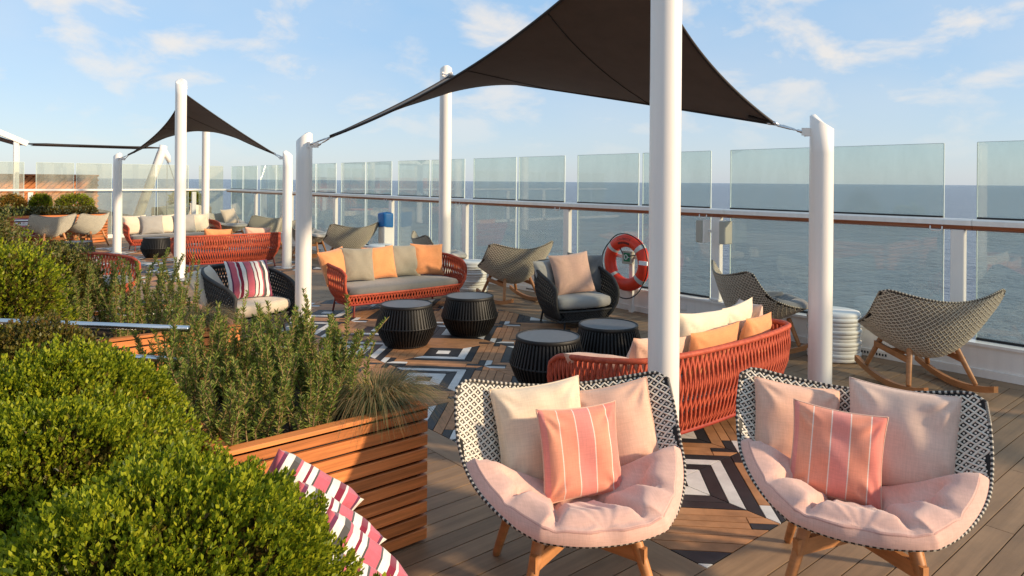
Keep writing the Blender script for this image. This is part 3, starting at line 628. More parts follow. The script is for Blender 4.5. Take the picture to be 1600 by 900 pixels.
def chair_meshes(cx=0.040, cs=0.047):
    G = shell_grid(); nv, nu = G.shape[:2]; Nn = grid_normals(G); out = {}
    mb = MB(); mb.quadstrip(list(G + Nn * 0.003)); b = len(mb.v); mb.quadstrip([r[::-1] for r in (G - Nn * 0.003)]); out['liner'] = mb.mesh('liner', True)
    # diagonal strands
    V = []; F = []; base = 0
    def inside(x, v):
        w = kv(K_w, v); u = x / max(w, 1e-4); return abs(u) <= 0.995 and v >= v_top(np.array(u)) and v <= 0.995
    for sg in (-1, 1):
        for k in range(-45, 60):
            run = []; s = 0.0
            while s <= SLEN + 1e-6:
                v = s / SLEN; x = sg * (s / cs - k) * cx; 
                if abs(x) < 0.55 and inside(x, v): run.append((x, v))
                elif run: break
                s += cs * 0.5
            if len(run) < 2: continue
            X = np.array([r[0] for r in run]); Vv = np.array([r[1] for r in run]); P = shell_pt(X, Vv); N_ = surf_normal(X, Vv); T = np.gradient(P, axis=0); Sd = np.cross(N_, T); Sd /= np.linalg.norm(Sd, axis=1, keepdims=True)
            h = 0.0075 + 0.002 * sg * np.cos(np.arange(len(run)) * math.pi)[:, None]; w = 0.0040
            ring = np.stack([P + Sd * w + N_ * h, P - Sd * w + N_ * h, P - Sd * w - N_ * h, P + Sd * w - N_ * h], 1); n = len(run)
            V.append(ring.reshape(-1, 3)); 
            for i in range(n - 1):
                for q in range(4): F.append((base + i * 4 + q, base + i * 4 + (q + 1) % 4, base + (i + 1) * 4 + (q + 1) % 4, base + (i + 1) * 4 + q))
            base += n * 4
    # small knots in the middle of every diamond
    for i in range(0, int(SLEN / cs * 2) + 2):
        s = i * cs / 2; v = s / SLEN
        if v > 0.99: continue
        for j in range(-16, 17):
            x = (j + (0.5 if i % 2 == 0 else 0.0)) * cx
            if not inside(x, v): continue
            p = shell_pt(np.array([x]), np.array([v]))[0]; n = surf_normal(np.array([x]), np.array([v]))[0]; a = shell_pt(np.array([x + .01]), np.array([v]))[0] - p; a /= np.linalg.norm(a); c = np.cross(n, a); r = 0.0058
            for sgn in (1, -1):
                V.append(np.array([p + (a * math.cos(t) + c * math.sin(t)) * r + n * 0.0052 * sgn for t in np.arange(4) * math.pi / 2 + math.pi / 4])); F.append((base, base + 1, base + 2, base + 3) if sgn > 0 else (base + 3, base + 2, base + 1, base)); base += 4
    out['weave'] = numpy_mesh('weave', np.concatenate(V), np.array(F), True)
    # rim
    u = np.linspace(-1, 1, 25); top = shell_pt(u * kv(K_w, v_top(u)), v_top(u)); vs = v_top(np.array(1.0)) + (1 - v_top(np.array(1.0))) * (1 - (1 - np.linspace(0, 1, 40)) ** 2); side = shell_pt(kv(K_w, vs), vs)
    path = list(top) + list(side[1:]) + [s * np.array([-1, 1, 1]) for s in side[::-1][:-1]]
    mb = MB(); mb.tube(path[:-1], 0.0068, 8, closed=True); n = len(path) - 1; L_ = np.cumsum([0] + [np.linalg.norm(path[i + 1] - path[i]) for i in range(n - 1)]); uv = np.repeat(np.stack([L_ / L_[-1], L_ * 0], 1), 8, 0); out['rim'] = mb.mesh('rim', True, uv)
    # seat pad
    nu, nv = 44, 44; v0 = 0.30; rows_t = []; rows_b = []
    u = np.linspace(-1, 1, nu + 1); edge_path = []
    TUFTS = [(-0.29, 0.42), (-0.10, 0.50), (0.13, 0.52), (0.30, 0.40)]
    CREASE = [((-0.10, 0.50), (-0.03, 0.02), 0.9), ((0.13, 0.52), (0.10, 0.02), 0.9), ((-0.10, 0.50), (0.13, 0.52), 0.55), ((-0.29, 0.42), (-0.37, 0.20), 0.6), ((0.30, 0.40), (0.37, 0.2), 0.6),
              ((-0.10, 0.50), (-0.17, 0.90), 1.0), ((0.13, 0.52), (0.19, 0.90), 1.0), ((-0.29, 0.42), (-0.40, 0.66), 0.8), ((0.30, 0.40), (0.41, 0.64), 0.8), ((-0.29, 0.42), (-0.10, 0.50), 0.35), ((0.30, 0.40), (0.13, 0.52), 0.35)]
    top_g = []; bot_g = []
    for j in range(nv + 1):
        f = j / nv; f = 1 - (1 - f) ** 2; vb = 0.43 + 0.03 * np.abs(u) ** 2
        v = vb + (1.0 - vb) * f; x = u * kv(K_w, v) * 0.985; P = shell_pt(x, v); N_ = surf_normal(x, v); N_ *= np.where(N_[:, 2:3] < 0, -1, 1)
        wv = kv(K_w, v); dw = (kv(K_w, np.minimum(v + 0.01, 1)) - kv(K_w, v - 0.01)) / (0.02 * SLEN); e = np.minimum((1 - np.abs(u)) * wv / np.sqrt(1 + dw * dw), np.minimum(f * 0.5, (1 - v) * SLEN + 0.0)); e = np.clip(e / 0.085, 0, 1); th = 0.062 + 0.062 * (1 - (1 - e) ** 2.6)
        cr = np.zeros_like(u)
        for (xa, fa), (xb, fb), amp in CREASE:
            dx_, df_ = xb - xa, (fb - fa) * 0.55; L2 = dx_ * dx_ + df_ * df_; tt = np.clip(((x - xa) * dx_ + (f - fa) * 0.55 * df_) / L2, 0, 1)
            dd = np.hypot(x - xa - dx_ * tt, ((f - fa) * 0.55 - df_ * tt)); cr = np.maximum(cr, amp * np.exp(-(dd / 0.022) ** 1.5))
        for xa, fa in TUFTS: cr = np.maximum(cr, 1.25 * np.exp(-(np.hypot(x - xa, (f - fa) * 0.55) / 0.028) ** 2))
        th = th - 0.056 * cr * np.clip(0.25 + e, 0, 1) + 0.003 * np.sin(u * 23 + f * 11) * e
        top_g.append(P + N_ * th[:, None]); bot_g.append(P + N_ * 0.006)
    top_g = np.array(top_g); bot_g = np.array(bot_g)
    for g_ in (top_g, bot_g): g_[..., 0] *= 1.025; g_[..., 1] = 0.40 + (g_[..., 1] - 0.40) * 1.045; mb = MB(); mb.quadstrip(list(top_g)); mb.quadstrip([r[::-1] for r in bot_g])
    bt = list(top_g[0]) + list(top_g[1:, -1]) + list(top_g[-1][::-1][1:]) + list(top_g[::-1][1:, 0]); bb = list(bot_g[0]) + list(bot_g[1:, -1]) + list(bot_g[-1][::-1][1:]) + list(bot_g[::-1][1:, 0])
    bm = []
    for a, b in zip(bt, bb): m_ = (a + b) / 2; bm.append(m_ + (m_ - np.array([0, .45, .45])) * np.array([0.022, 0.03, 0.0]))
    mb.quadstrip([bb, bm, bt]); out['pad'] = mb.mesh('pad', True)
    pp = []
    for p in bt:
        q = p - np.array([0, 0, 0.008]); 
        if not pp or np.linalg.norm(q - pp[-1]) > 0.012: pp.append(q)
    if np.linalg.norm(pp[0] - pp[-1]) < 0.01: pp.pop()
    mb = MB(); mb.tube(pp, 0.0065, 6, closed=True); out['piping'] = mb.mesh('piping', True)
    return out
CM = chair_meshes()
STYLES = {'dark': ('weave_black', 'weave_taupe', 'rim_taupe'), 'bw': ('weave_black', 'weave_cream', 'rim_bw'), 'taupe': ('weave_brown', 'weave_taupe', 'rim_taupe'), 'sand': ('weave_olive', 'weave_sand', 'rim_sand')}
_legm = {}
def leg_mesh(a, b, r0, r1):
    k = (tuple(a), tuple(b), r0, r1)
    if k not in _legm:
        mb = MB(); A, B_ = Vector(a), Vector(b); mb.tube([A.lerp(B_, f) for f in (0, .04, .5, .97, 1)], [r0 * .9, r0, (r0 + r1) / 2, r1, r1 * .8], 12); _legm[k] = mb.mesh('leg', True)
    return _legm[k]
def beam_mesh(a, b, w, h):
    k = ('b', tuple(a), tuple(b), w, h)
    if k not in _legm: mb = MB(); mb.beam(a, b, w, h); _legm[k] = mb.mesh('stretcher')
    return _legm[k]
rk = []
def rocker_mesh(s):
    k = ('r', s)
    if k not in _legm:
        mb = MB(); rows = []
        for i in range(17):
            f = i / 16; y = -0.20 + 0.98 * f; z = 0.012 + 0.30 * (f - 0.47) ** 2 * 1.15; w, h = 0.019, 0.020
            rows.append([(s * 0.30 - w, y, z - 0.012), (s * 0.30 + w, y, z - 0.012), (s * 0.30 + w, y, z + 2 * h), (s * 0.30 - w, y, z + 2 * h)])
        b = mb.quadstrip(rows, closed_u=True); mb.f += [(b + 3, b + 2, b + 1, b), (b + 64, b + 65, b + 66, b + 67)]; _legm[k] = mb.mesh('rocker')
    return _legm[k]
def wing_chair(x, y, face, label, style='bw', rocker=False, pad='fab_rose', name='wing_chair', group='woven wing chairs', tilt=0.0, wood='teak'):
    """location given is the middle of the seat on the deck"""
    f = Vector(face).normalized(); t = thing(name, label, 'rocking chair' if rocker else 'armchair', (x - f.x * 0.38, y - f.y * 0.38, 0), (f.x, f.y), group=group)
    a, b, c = STYLES[style]; Mx = Matrix.Identity(4); t.scale = (0.96,) * 3
    if rocker: Mx = Matrix.Translation((0, 0.38, 0.045)) @ Matrix.Rotation(R(6 + tilt), 4, 'X') @ Matrix.Scale(1.12, 4) @ Matrix.Translation((0, -0.38, -0.08))
    sh = obj('shell', CM['liner'], a, t); sh.matrix_local = Mx
    w = obj('weave', CM['weave'], b, sh, kind='stuff'); r_ = obj('rim', CM['rim'], c, sh)
    p = obj('seat_cushion', CM['pad'], pad, t); p.matrix_local = Mx; obj('piping', CM['piping'], 'fab_piping' if pad == 'fab_rose' else 'fab_grey', p)
    if not rocker:
        for s in (-1, 1):
            obj('leg', leg_mesh((s * 0.20, 0.10, 0.40), (s * 0.29, -0.02, 0.0), 0.027, 0.019), wood, t)
            obj('leg', leg_mesh((s * 0.19, 0.50, 0.36), (s * 0.29, 0.60, 0.0), 0.027, 0.019), wood, t)
        obj('stretcher', beam_mesh((-0.235, 0.05, 0.26), (0.235, 0.555, 0.26), 0.028, 0.065), wood, t)
        obj('stretcher', beam_mesh((0.235, 0.05, 0.255), (-0.235, 0.555, 0.255), 0.028, 0.06), wood, t)
    else:
        for s in (-1, 1):
            obj('rocker', rocker_mesh(s), wood, t)
            obj('leg', leg_mesh((s * 0.21, 0.14, 0.37), (s * 0.30, 0.02, 0.075), 0.024, 0.020), wood, t)
            obj('leg', leg_mesh((s * 0.20, 0.55, 0.37), (s * 0.30, 0.62, 0.105), 0.024, 0.020), wood, t)
            obj('side_rail', beam_mesh((s * 0.245, 0.09, 0.27), (s * 0.245, 0.575, 0.31), 0.024, 0.05), wood, t)
        obj('stretcher', beam_mesh((-0.24, 0.33, 0.295), (0.24, 0.33, 0.295), 0.03, 0.05), wood, t)
    return t

# ------------------------------------------------------------------ cushions
def pillow_mesh(w, h, t, seed, n=26, wr=1.0):
    rg = np.random.default_rng(seed); u = np.linspace(-1, 1, n + 1); U, V_ = np.meshgrid(u, u)
    px = U * (w / 2) * (1 - 0.075 * (1 - V_**2) * np.abs(U) ** 3); pz = V_ * (h / 2) * (1 - 0.075 * (1 - U**2) * np.abs(V_) ** 3)
    T = t / 2 * (np.clip(1 - np.abs(U) ** 2.6, 0, 1) * np.clip(1 - np.abs(V_) ** 2.6, 0, 1)) ** 0.5
    def wr_(): 
        z = np.zeros_like(U)
        for _ in range(7):
            a = rg.uniform(0, 2 * math.pi); k = rg.uniform(3, 10); z += np.sin((U * math.cos(a) + V_ * math.sin(a)) * k + rg.uniform(0, 6.28)) * rg.uniform(0.001, 0.0035)
        for cx_, cz_ in ((-1, -1), (1, -1), (-1, 1), (1, 1)):       # pulls radiating from the corners
            d = np.hypot(U - cx_, V_ - cz_); an = np.arctan2(V_ - cz_, U - cx_); z += 0.0075 * np.sin(an * 11 + rg.uniform(0, 6)) * np.exp(-((d - 0.42) / 0.26) ** 2)
        return z * wr
    m = np.clip(T / (t / 2), 0, 1) ** 0.7
    fr = np.stack([px, T + wr_() * m, pz], -1); bk = np.stack([px, -T + wr_() * m, pz], -1)
    mb = MB(); mb.quadstrip([list(r)[::-1] for r in fr]); mb.quadstrip(list(bk)); uvf = np.stack([(U[:, ::-1] + 1) / 2, (V_ + 1) / 2], -1).reshape(-1, 2); uvb = np.stack([(U + 1) / 2, (V_ + 1) / 2], -1).reshape(-1, 2)
    me = mb.mesh('pillow', True, np.concatenate([uvf, uvb]))
    edge = [fr[0, j] for j in range(0, n)] + [fr[j, n] for j in range(0, n)] + [fr[n, j] for j in range(n, 0, -1)] + [fr[j, 0] for j in range(n, 0, -1)]
    return me, edge
_pc = {}
def pillow(x, y, z, face, label, m, w=0.48, h=0.46, t=0.17, lean=14, roll=0, seam=None, group=None, name='throw_cushion', wr=1.0, care=0):
    """x,y,z is the middle of the lower edge; leans back by `lean` degrees, turned in its own plane by `roll`"""
    k = (w, h, t, len(_pc) % 6 if not seam else len(_pc), wr)
    if k not in _pc: _pc[k] = pillow_mesh(w, h, t, len(_pc) * 13 + 5, 26 if not seam else 40, wr)
    me, edge = _pc[k]; f = Vector(face).normalized()
    o = obj(name, me, None, None, label, 'cushion', group)
    if len(me.materials) == 0: me.materials.append(MATS[m])
    o.material_slots[0].link = 'OBJECT'; o.material_slots[0].material = MATS[m]
    o.matrix_world = Matrix.Translation((x, y, z)) @ Matrix.Rotation(math.atan2(-f.x, f.y), 4, 'Z') @ Matrix.Rotation(R(lean), 4, 'X') @ Matrix.Rotation(R(roll), 4, 'Y') @ Matrix.Translation((0, 0, h / 2))
    if seam:
        mb = MB(); mb.tube(edge, 0.0035, 5, closed=True); mb.build('seam', seam, o, smooth=True)
    if care:
        mb = MB(); mb.box((care * (w / 2 + 0.004), 0.0, -h * 0.36), (0.02, 0.003, 0.03)); mb.build('care_tag', 'pure_white', o)
    return o

# ------------------------------------------------------------------ woven sofas and tub armchairs
def seat_unit(x, y, face, label, cat, width, depth, hb, ha, col, name, cellw, rows, legc, seatm, strand=0.008, group=None, back_cush=None, seat_h=0.36, zb=0.2):
    f = Vector(face).normalized(); t = thing(name, label, cat, (x, y, 0), (f.x, f.y), group=group)
    hw = width / 2; c1, c2, = col
    # plan of the rim: front of one arm, round the back, front of the other arm (y forward)
    knots = [(-hw + 0.03, depth * 0.93), (-hw, depth * 0.62), (-hw + 0.01, depth * 0.34), (-hw + 0.12, depth * 0.09), (-hw + 0.36, 0.0), (-hw * 0.3 if width > 1.4 else -0.05, -0.03)]
    kx = knots + [(-a, b) for a, b in knots[::-1]]
    if width <= 1.4: kx = [(-hw + 0.03, depth * 0.93), (-hw, depth * 0.60), (-hw + 0.03, depth * 0.30), (-hw + 0.14, depth * 0.07), (-hw * 0.4, -0.02), (hw * 0.4, -0.02), (hw - 0.14, depth * 0.07), (hw - 0.03, depth * 0.30), (hw, depth * 0.60), (hw - 0.03, depth * 0.93)]
    d = np.cumsum([0] + [math.dist(kx[i], kx[i + 1]) for i in range(len(kx) - 1)]); n = 161
    px = spline(d, [p[0] for p in kx], n); py = spline(d, [p[1] for p in kx], n); S_ = np.linspace(0, d[-1], n); L = d[-1]
    fy = np.clip(py / depth, 0, 1); zt = hb - (hb - ha) * (fy ** 1.3); zt = zt - 0.10 * np.clip((fy - 0.75) / 0.25, 0, 1) ** 2
    def at(s, q):
        """s along, q 0 bottom .. 1 top"""
        X = np.interp(s, S_, px); Y = np.interp(s, S_, py); Z = np.interp(s, S_, zt); ins = 1 - 0.17 * (1 - q) ** 1.6; bul = 0.02 * np.sin(q * math.pi)
        cx_, cy_ = 0.0, depth * 0.5; fx = 1 - (0.13 / hw) * (1 - q) ** 2.4 + bul / hw; fyy = 1 - 0.24 * (1 - q) ** 2.4 + bul
        return np.stack([X * fx, cy_ + (Y - cy_) * fyy, zb + (Z - zb) * q], -1)
    V = []; F = []; base = 0; ns = int(L / cellw); slope = L / ns * 1.0
    hq = rows
    for sg in (-1, 1):
        for k in range(-hq - 1, ns + hq + 2):
            q = np.linspace(0, 1, 4 * hq + 1 if hq < 8 else 2 * hq + 1); s = (k * L / ns) + sg * q * slope * hq * 0.5; ok = (s >= 0) & (s <= L)
            if ok.sum() < 2: continue
            s = s[ok]; q = q[ok]; P = at(s, q); e = 0.004; A = at(np.clip(s + e, 0, L), q) - at(np.clip(s - e, 0, L), q); B_ = at(s, np.clip(q + e, 0, 1)) - at(s, np.clip(q - e, 0, 1)); N_ = np.cross(A, B_); N_ /= np.linalg.norm(N_, axis=1, keepdims=True)
            T = np.gradient(P, axis=0); Sd = np.cross(N_, T); Sd /= np.linalg.norm(Sd, axis=1, keepdims=True); off = N_ * (0.004 * sg * np.cos(q * hq * math.pi)[:, None]); w, h = strand, strand * 0.55
            P = P + off; ring = np.stack([P + Sd * w + N_ * h, P - Sd * w + N_ * h, P - Sd * w - N_ * h, P + Sd * w - N_ * h], 1); m = len(s); V.append(ring.reshape(-1, 3))
            for i in range(m - 1):
                for c in range(4): F.append((base + i * 4 + c, base + i * 4 + (c + 1) % 4, base + (i + 1) * 4 + (c + 1) % 4, base + (i + 1) * 4 + c))
            base += m * 4
    obj('woven_surround', numpy_mesh('woven_surround', np.concatenate(V), np.array(F), False), c1, t, kind='stuff')
    mb = MB(); top = at(S_, np.ones(n)); lo0, lo1 = at(np.array([0.0]), np.array([0.0]))[0], at(np.array([L]), np.array([0.0]))[0]
    fl = [at(np.array([0.0]), np.array([q]))[0] for q in (0.0, .25, .5, .75, .92)]; fr_ = [at(np.array([L]), np.array([q]))[0] for q in (.92, .75, .5, .25, 0.0)]
    mb.tube(fl + list(top) + fr_, 0.019 if width > 1.4 else 0.021, 8); mb.build('top_rim', c1, t, smooth=True)
    mb = MB(); bot = at(S_, np.zeros(n)); mb.tube(list(bot), 0.017, 8); mb.tube([bot[0], bot[-1]], 0.017, 8); mb.build('bottom_rim', c2, t, smooth=True)
    mb = MB(); b_ = len(mb.v); pb = at(S_, np.full(n, 0.02)) * np.array([0.985, 1, 1]); mb.v += [tuple(p) for p in pb]; mb.f.append(tuple(range(n))); mb.v += [tuple(p - np.array([0, 0, 0.012])) for p in pb]; mb.f.append(tuple(range(2 * n - 1, n - 1, -1))); mb.build('seat_base', c2, t)
    for sx in (-1, 1):
        for yy in (0.16 * depth + 0.03, 0.84 * depth):
            obj('leg', leg_mesh((sx * (hw - 0.19), yy, 0.21), (sx * (hw - 0.16), yy + (0.03 if yy > 0.4 else -0.03), 0.0), 0.014, 0.012), legc, t)
    # woven apron under the front of the seat
    e0, e1 = at(np.array([L]), np.array([0.25]))[0], at(np.array([0.0]), np.array([0.25]))[0]; Lf = abs(e1[0] - e0[0]); hz = 0.115; V = []; F = []; base = 0
    def fp(x, q): u_ = x / (Lf / 2); return (x, e0[1] + 0.045 * (1 - u_ * u_) - 0.02 * (1 - q), zb + 0.005 + hz * q)
    for sg in (-1, 1):
        for k in range(-int(Lf / cellw / 2) - 3, int(Lf / cellw / 2) + 4):
            pts = [(k * cellw + sg * (q - 0.5) * cellw * max(1.0, rows * 0.25 * 0.5 * 2), q) for q in (0, .25, .5, .75, 1)]
            if any(abs(p[0]) > Lf / 2 for p in pts): continue
            P = np.array([fp(*p) for p in pts]); w, h = strand, strand * 0.5
            for p in P: V.append(np.array([p + (w, 0, 0) + np.array([0, h, 0]), p + np.array([-w, h, 0]), p + np.array([-w, -h, 0]), p + np.array([w, -h, 0])]))
            for i in range(4):
                for c in range(4): F.append((base + i * 4 + c, base + i * 4 + (c + 1) % 4, base + (i + 1) * 4 + (c + 1) % 4, base + (i + 1) * 4 + c))
            base += 20
    obj('woven_apron', numpy_mesh('woven_apron', np.concatenate(V), np.array(F)), c1, t, kind='stuff')
    mb = MB(); mb.tube([fp(x_, 1.0) for x_ in np.linspace(-Lf / 2, Lf / 2, 24)], 0.013, 8); mb.build('apron_rail', c1, t, smooth=True)
    mb = MB(); mb.tube([fp(x_, 0.0) for x_ in np.linspace(-Lf / 2, Lf / 2, 24)], 0.013, 8); mb.build('apron_rail', c2, t, smooth=True)
    # seat cushion: rounded slab that follows the plan
    rows_ = []; zs = seat_h
    for q, zz in ((0.80, 0.23), (0.90, 0.25), (0.93, 0.28), (0.93, zs - 0.045), (0.90, zs - 0.012), (0.80, zs + 0.004), (0.45, zs + 0.014), (0.05, zs + 0.018)):
        r = at(S_[::4], np.full(len(S_[::4]), 0.35)); cx_, cy_ = 0.0, depth * 0.52; pts = [(p[0] * q, cy_ + (p[1] - cy_) * q, zz) for p in r]
        k0, k1 = pts[-1], pts[0]; pts += [(k0[0] + (k1[0] - k0[0]) * f_, k0[1] + (k1[1] - k0[1]) * f_ + 0.05 * q * math.sin(f_ * math.pi) ** .5, zz) for f_ in np.linspace(0.08, 0.92, 12)]; rows_.append(pts)
    mb = MB(); b_ = mb.quadstrip(rows_, closed_u=True); nn_ = len(rows_[0]); mb.f.append(tuple(b_ + 7 * nn_ + i for i in range(nn_))); mb.build('seat_cushion', seatm, t, smooth=True)
    return t
RED = dict(cat='sofa', width=2.08, depth=0.80, hb=0.66, ha=0.57, zb=0.15, col=('rope_red', 'rope_red_dark'), name='woven_sofa', cellw=0.043, rows=4, legc='metal_red', seatm='fab_grey', strand=0.0082, group='red woven sofas')
BLK = dict(cat='armchair', width=0.88, depth=0.80, hb=0.71, ha=0.49, zb=0.09, col=('rope_black2', 'rope_black2'), name='tub_armchair', cellw=0.034, rows=14, legc='rope_black', strand=0.0075, group='black woven tub armchairs')

# ------------------------------------------------------------------ rope drum tables, white stools
def table_meshes():
    o = {}; n = 58
    prof = [(0.255, 0.405), (0.285, 0.30), (0.312, 0.205), (0.27, 0.10), (0.215, 0.012)]
    mb = MB()
    for k in range(n):
        a = k * 2 * math.pi / n; c, s = math.cos(a), math.sin(a); t = Vector((-s, c, 0)); rows = []
        for r, z in prof:
            p = Vector((r * c, r * s, z)); d = Vector((c, s, 0)); rows.append([p + t * 0.0072 + d * 0.005, p - t * 0.0072 + d * 0.005, p - t * 0.0072 - d * 0.005, p + t * 0.0072 - d * 0.005])
        mb.quadstrip(rows, closed_u=True)
    o['strands'] = mb.mesh('rope_strands')
    for nm, r, z in (('mid', 0.302, 0.205), ('bot', 0.21, 0.014)):
        mb = MB(); mb.tube([(r * math.cos(a), r * math.sin(a), z) for a in np.linspace(0, 2 * math.pi, 40, endpoint=False)], 0.011, 8, closed=True); o[nm] = mb.mesh('hoop', True)
    mb = MB(); mb.lathe([(0.20, 0.018), (0.285, 0.20), (0.235, 0.40)], 40, cap=False); o['core'] = mb.mesh('inner_drum', True)
    mb = MB(); mb.lathe([(0.245, 0.392), (0.262, 0.395), (0.266, 0.405), (0.266, 0.424), (0.260, 0.430), (0.253, 0.428), (0.252, 0.421)], 48, cap=False); o['rim'] = mb.mesh('top_rim', True)
    mb = MB(); mb.lathe([(0.252, 0.410), (0.252, 0.4225)], 48); o['top'] = mb.mesh('table_top'); return o
TM = table_meshes()
def drum_table(x, y, label):
    t = thing('drum_table', label, 'side table', (x, y, 0), rz=random.uniform(0, 3), group='black rope drum tables')
    obj('rope_strands', TM['strands'], 'rope_black', t, kind='stuff'); obj('hoop', TM['mid'], 'rope_black', t); obj('hoop', TM['bot'], 'rope_black', t); obj('inner_drum', TM['core'], 'weave_black', t); obj('top_rim', TM['rim'], 'rope_black', t); obj('table_top', TM['top'], 'stone_top', t)
mb = MB(); prof = [(0.19, 0.0)]
for k in range(12):
    z = 0.008 + k * 0.0375; r = 0.232 + 0.006 * math.sin(k * 2.1); prof += [(r + 0.002, z), (r + 0.0075, z + 0.008), (r + 0.009, z + 0.019), (r + 0.0075, z + 0.030), (r + 0.002, z + 0.0365)]
prof += [(0.225, 0.466), (0.20, 0.472), (0.05, 0.473)]; mb.lathe(prof, 48); stool_me = mb.mesh('stool', True)
def stool(x, y, label):
    o = obj('ribbed_stool', stool_me, 'stool_white', None, label, 'stool', 'white ribbed stools'); o.location = (x, y, 0); o.rotation_euler.z = random.uniform(0, 6)

# ------------------------------------------------------------------ furniture placed on the deck
# two front chairs with their cushions
FL, FLf = (2.03, 1.97), (-0.50, -0.866)
wing_chair(*FL, FLf, 'black and white woven wing chair nearest the wooden planter, with pink tufted seat')
FR, FRf = (2.89, 1.245), (-0.90, -0.43)
wing_chair(*FR, FRf, 'black and white woven wing chair at the right front, with pink tufted seat')
def on_chair(c, f, rx, fy, z):
    f = Vector(f).normalized(); r_ = Vector((f.y, -f.x)); return (c[0] + r_.x * rx + f.x * (fy - 0.38), c[1] + r_.y * rx + f.y * (fy - 0.38), z)
pillow(*on_chair(FL, FLf, 0.08, 0.20, 0.385), (-0.40, -0.91), 'large cream cushion behind the coral stripes on the chair by the planter', 'fab_cream', 0.42, 0.44, 0.15, 17, 4, 'fab_cream')
pillow(*on_chair(FL, FLf, -0.24, 0.22, 0.40), (-0.72, -0.70), 'plain peach cushion at the right of the chair by the planter', 'fab_peach', 0.40, 0.41, 0.14, 20, 12, 'fab_peach')
pillow(*on_chair(FL, FLf, -0.03, 0.36, 0.40), (-0.44, -0.90), 'coral striped square cushion in front on the chair by the planter', 'fab_coral_stripe', 0.35, 0.37, 0.12, 13, 2, 'fab_peach', care=-1)
pillow(*on_chair(FR, FRf, 0.235, 0.22, 0.40), (-0.66, -0.75), 'blush cushion at the left of the right front chair', 'fab_peach', 0.39, 0.41, 0.14, 20, -8, 'fab_peach')
pillow(*on_chair(FR, FRf, -0.16, 0.20, 0.40), (-0.93, -0.36), 'large pale blush cushion at the right of the right front chair', 'fab_blush', 0.43, 0.44, 0.15, 17, -3, 'fab_blush', care=-1)
pillow(*on_chair(FR, FRf, 0.09, 0.37, 0.395), (-0.90, -0.43), 'coral striped cushion in front on the right front chair', 'fab_coral_stripe', 0.36, 0.37, 0.12, 13, -4, 'fab_peach', care=1)

# near seating group
seat_unit(4.03, 2.53, (0, 1), 'red woven sofa seen from behind at the tall white post', **dict(RED, width=1.92))
seat_unit(4.80, 8.50, (0, -1), 'red woven sofa with orange and khaki cushions facing the round tables', **dict(RED, width=1.86))
seat_unit(6.02, 6.28, (-0.25, -0.97), 'black woven armchair holding one peach cushion, near the lifebuoy', seatm='fab_lightgrey', **BLK)
seat_unit(2.58, 8.15, (0.33, -0.94), 'black woven armchair with berry striped cushion beside the short white post', seatm='fab_sand', **BLK)
drum_table(3.80, 6.19, 'black rope drum table in front of the orange cushioned sofa, left one'); drum_table(4.62, 6.20, 'black rope drum table in front of the orange cushioned sofa, right one')
drum_table(3.93, 4.19, 'black rope drum table just behind the front left chair'); drum_table(4.68, 4.20, 'black rope drum table nearest the black armchair with peach cushion')
# cushions on the sofa seen from behind
pillow(3.36, 3.04, 0.34, (0.85, 0.52), 'pink cushion lying at the left end of the near red sofa', 'fab_peach', 0.44, 0.38, 0.15, 40, 0)
pillow(3.50, 2.86, 0.34, (0.2, 1), 'peach cushion peeping over the rim beside the tall white post', 'fab_peach', 0.44, 0.42, 0.15, 20, 5)
pillow(4.04, 2.86, 0.38, (0, 1), 'cream back cushion in the middle of the near red sofa', 'fab_ivory', 0.60, 0.46, 0.16, 12, 3)
pillow(4.02, 2.71, 0.36, (0.05, 1), 'orange cushion behind the cream one on the near red sofa', 'fab_orange', 0.52, 0.39, 0.12, 10, -2)
pillow(4.54, 2.90, 0.38, (-0.1, 1), 'pale cream cushion at the right of the near red sofa', 'fab_ivory', 0.46, 0.46, 0.14, 12, -4)
pillow(4.55, 2.73, 0.36, (-0.15, 1), 'orange cushion at the right of the near red sofa', 'fab_orange', 0.46, 0.40, 0.12, 10, 2)
pillow(4.82, 2.98, 0.37, (-0.8, 0.6), 'blush cushion in the right corner of the near red sofa', 'fab_blush', 0.44, 0.42, 0.14, 14, 4)
# cushions on the facing sofa
for px_, m_, lb, w_, rl, dy in ((4.06, 'fab_orange', 'orange cushion at the left end of the facing sofa', 0.46, 6, 0.0), (4.31, 'fab_khaki', 'pale khaki cushion second from left on the facing sofa', 0.46, -3, -0.03), (4.66, 'fab_orange', 'orange cushion in the middle of the facing sofa', 0.46, 2, -0.02),
                           (5.02, 'fab_khaki', 'dark khaki cushion second from right on the facing sofa', 0.50, -2, 0.0), (5.36, 'fab_orange', 'orange cushion at the right end of the facing sofa', 0.48, -3, -0.06)):
    pillow(px_, 8.24 + dy, 0.375, (0.35 if px_ < 4.3 else (-0.1 if px_ < 5.2 else -0.25), -1), lb, m_, w_, 0.45, 0.18, 17, rl, group='cushions on the facing sofa')
# cushions of the armchairs
pillow(5.88, 5.78, 0.37, (-0.35, -0.93), 'peach cushion on the black armchair near the lifebuoy', 'fab_peach', 0.52, 0.50, 0.16, 20, 5)
pillow(6.18, 5.95, 0.36, (-0.55, -0.83), 'grey cushion behind the peach one in the black armchair', 'fab_grey', 0.46, 0.46, 0.15, 14, -5)
pillow(5.72, 6.02, 0.36, (0.0, -1), 'light grey cushion at the left inside the black armchair', 'fab_lightgrey', 0.42, 0.42, 0.14, 14, 4)
pillow(2.76, 7.72, 0.38, (0.25, -0.97), 'berry, white and grey striped cushion on the black armchair by the post', 'fab_berry_stripe', 0.54, 0.44, 0.16, 22, -3)
pillow(2.42, 7.82, 0.37, (0.6, -0.8), 'plain sand cushion on the black armchair by the post', 'fab_sand', 0.46, 0.42, 0.16, 34, 6)

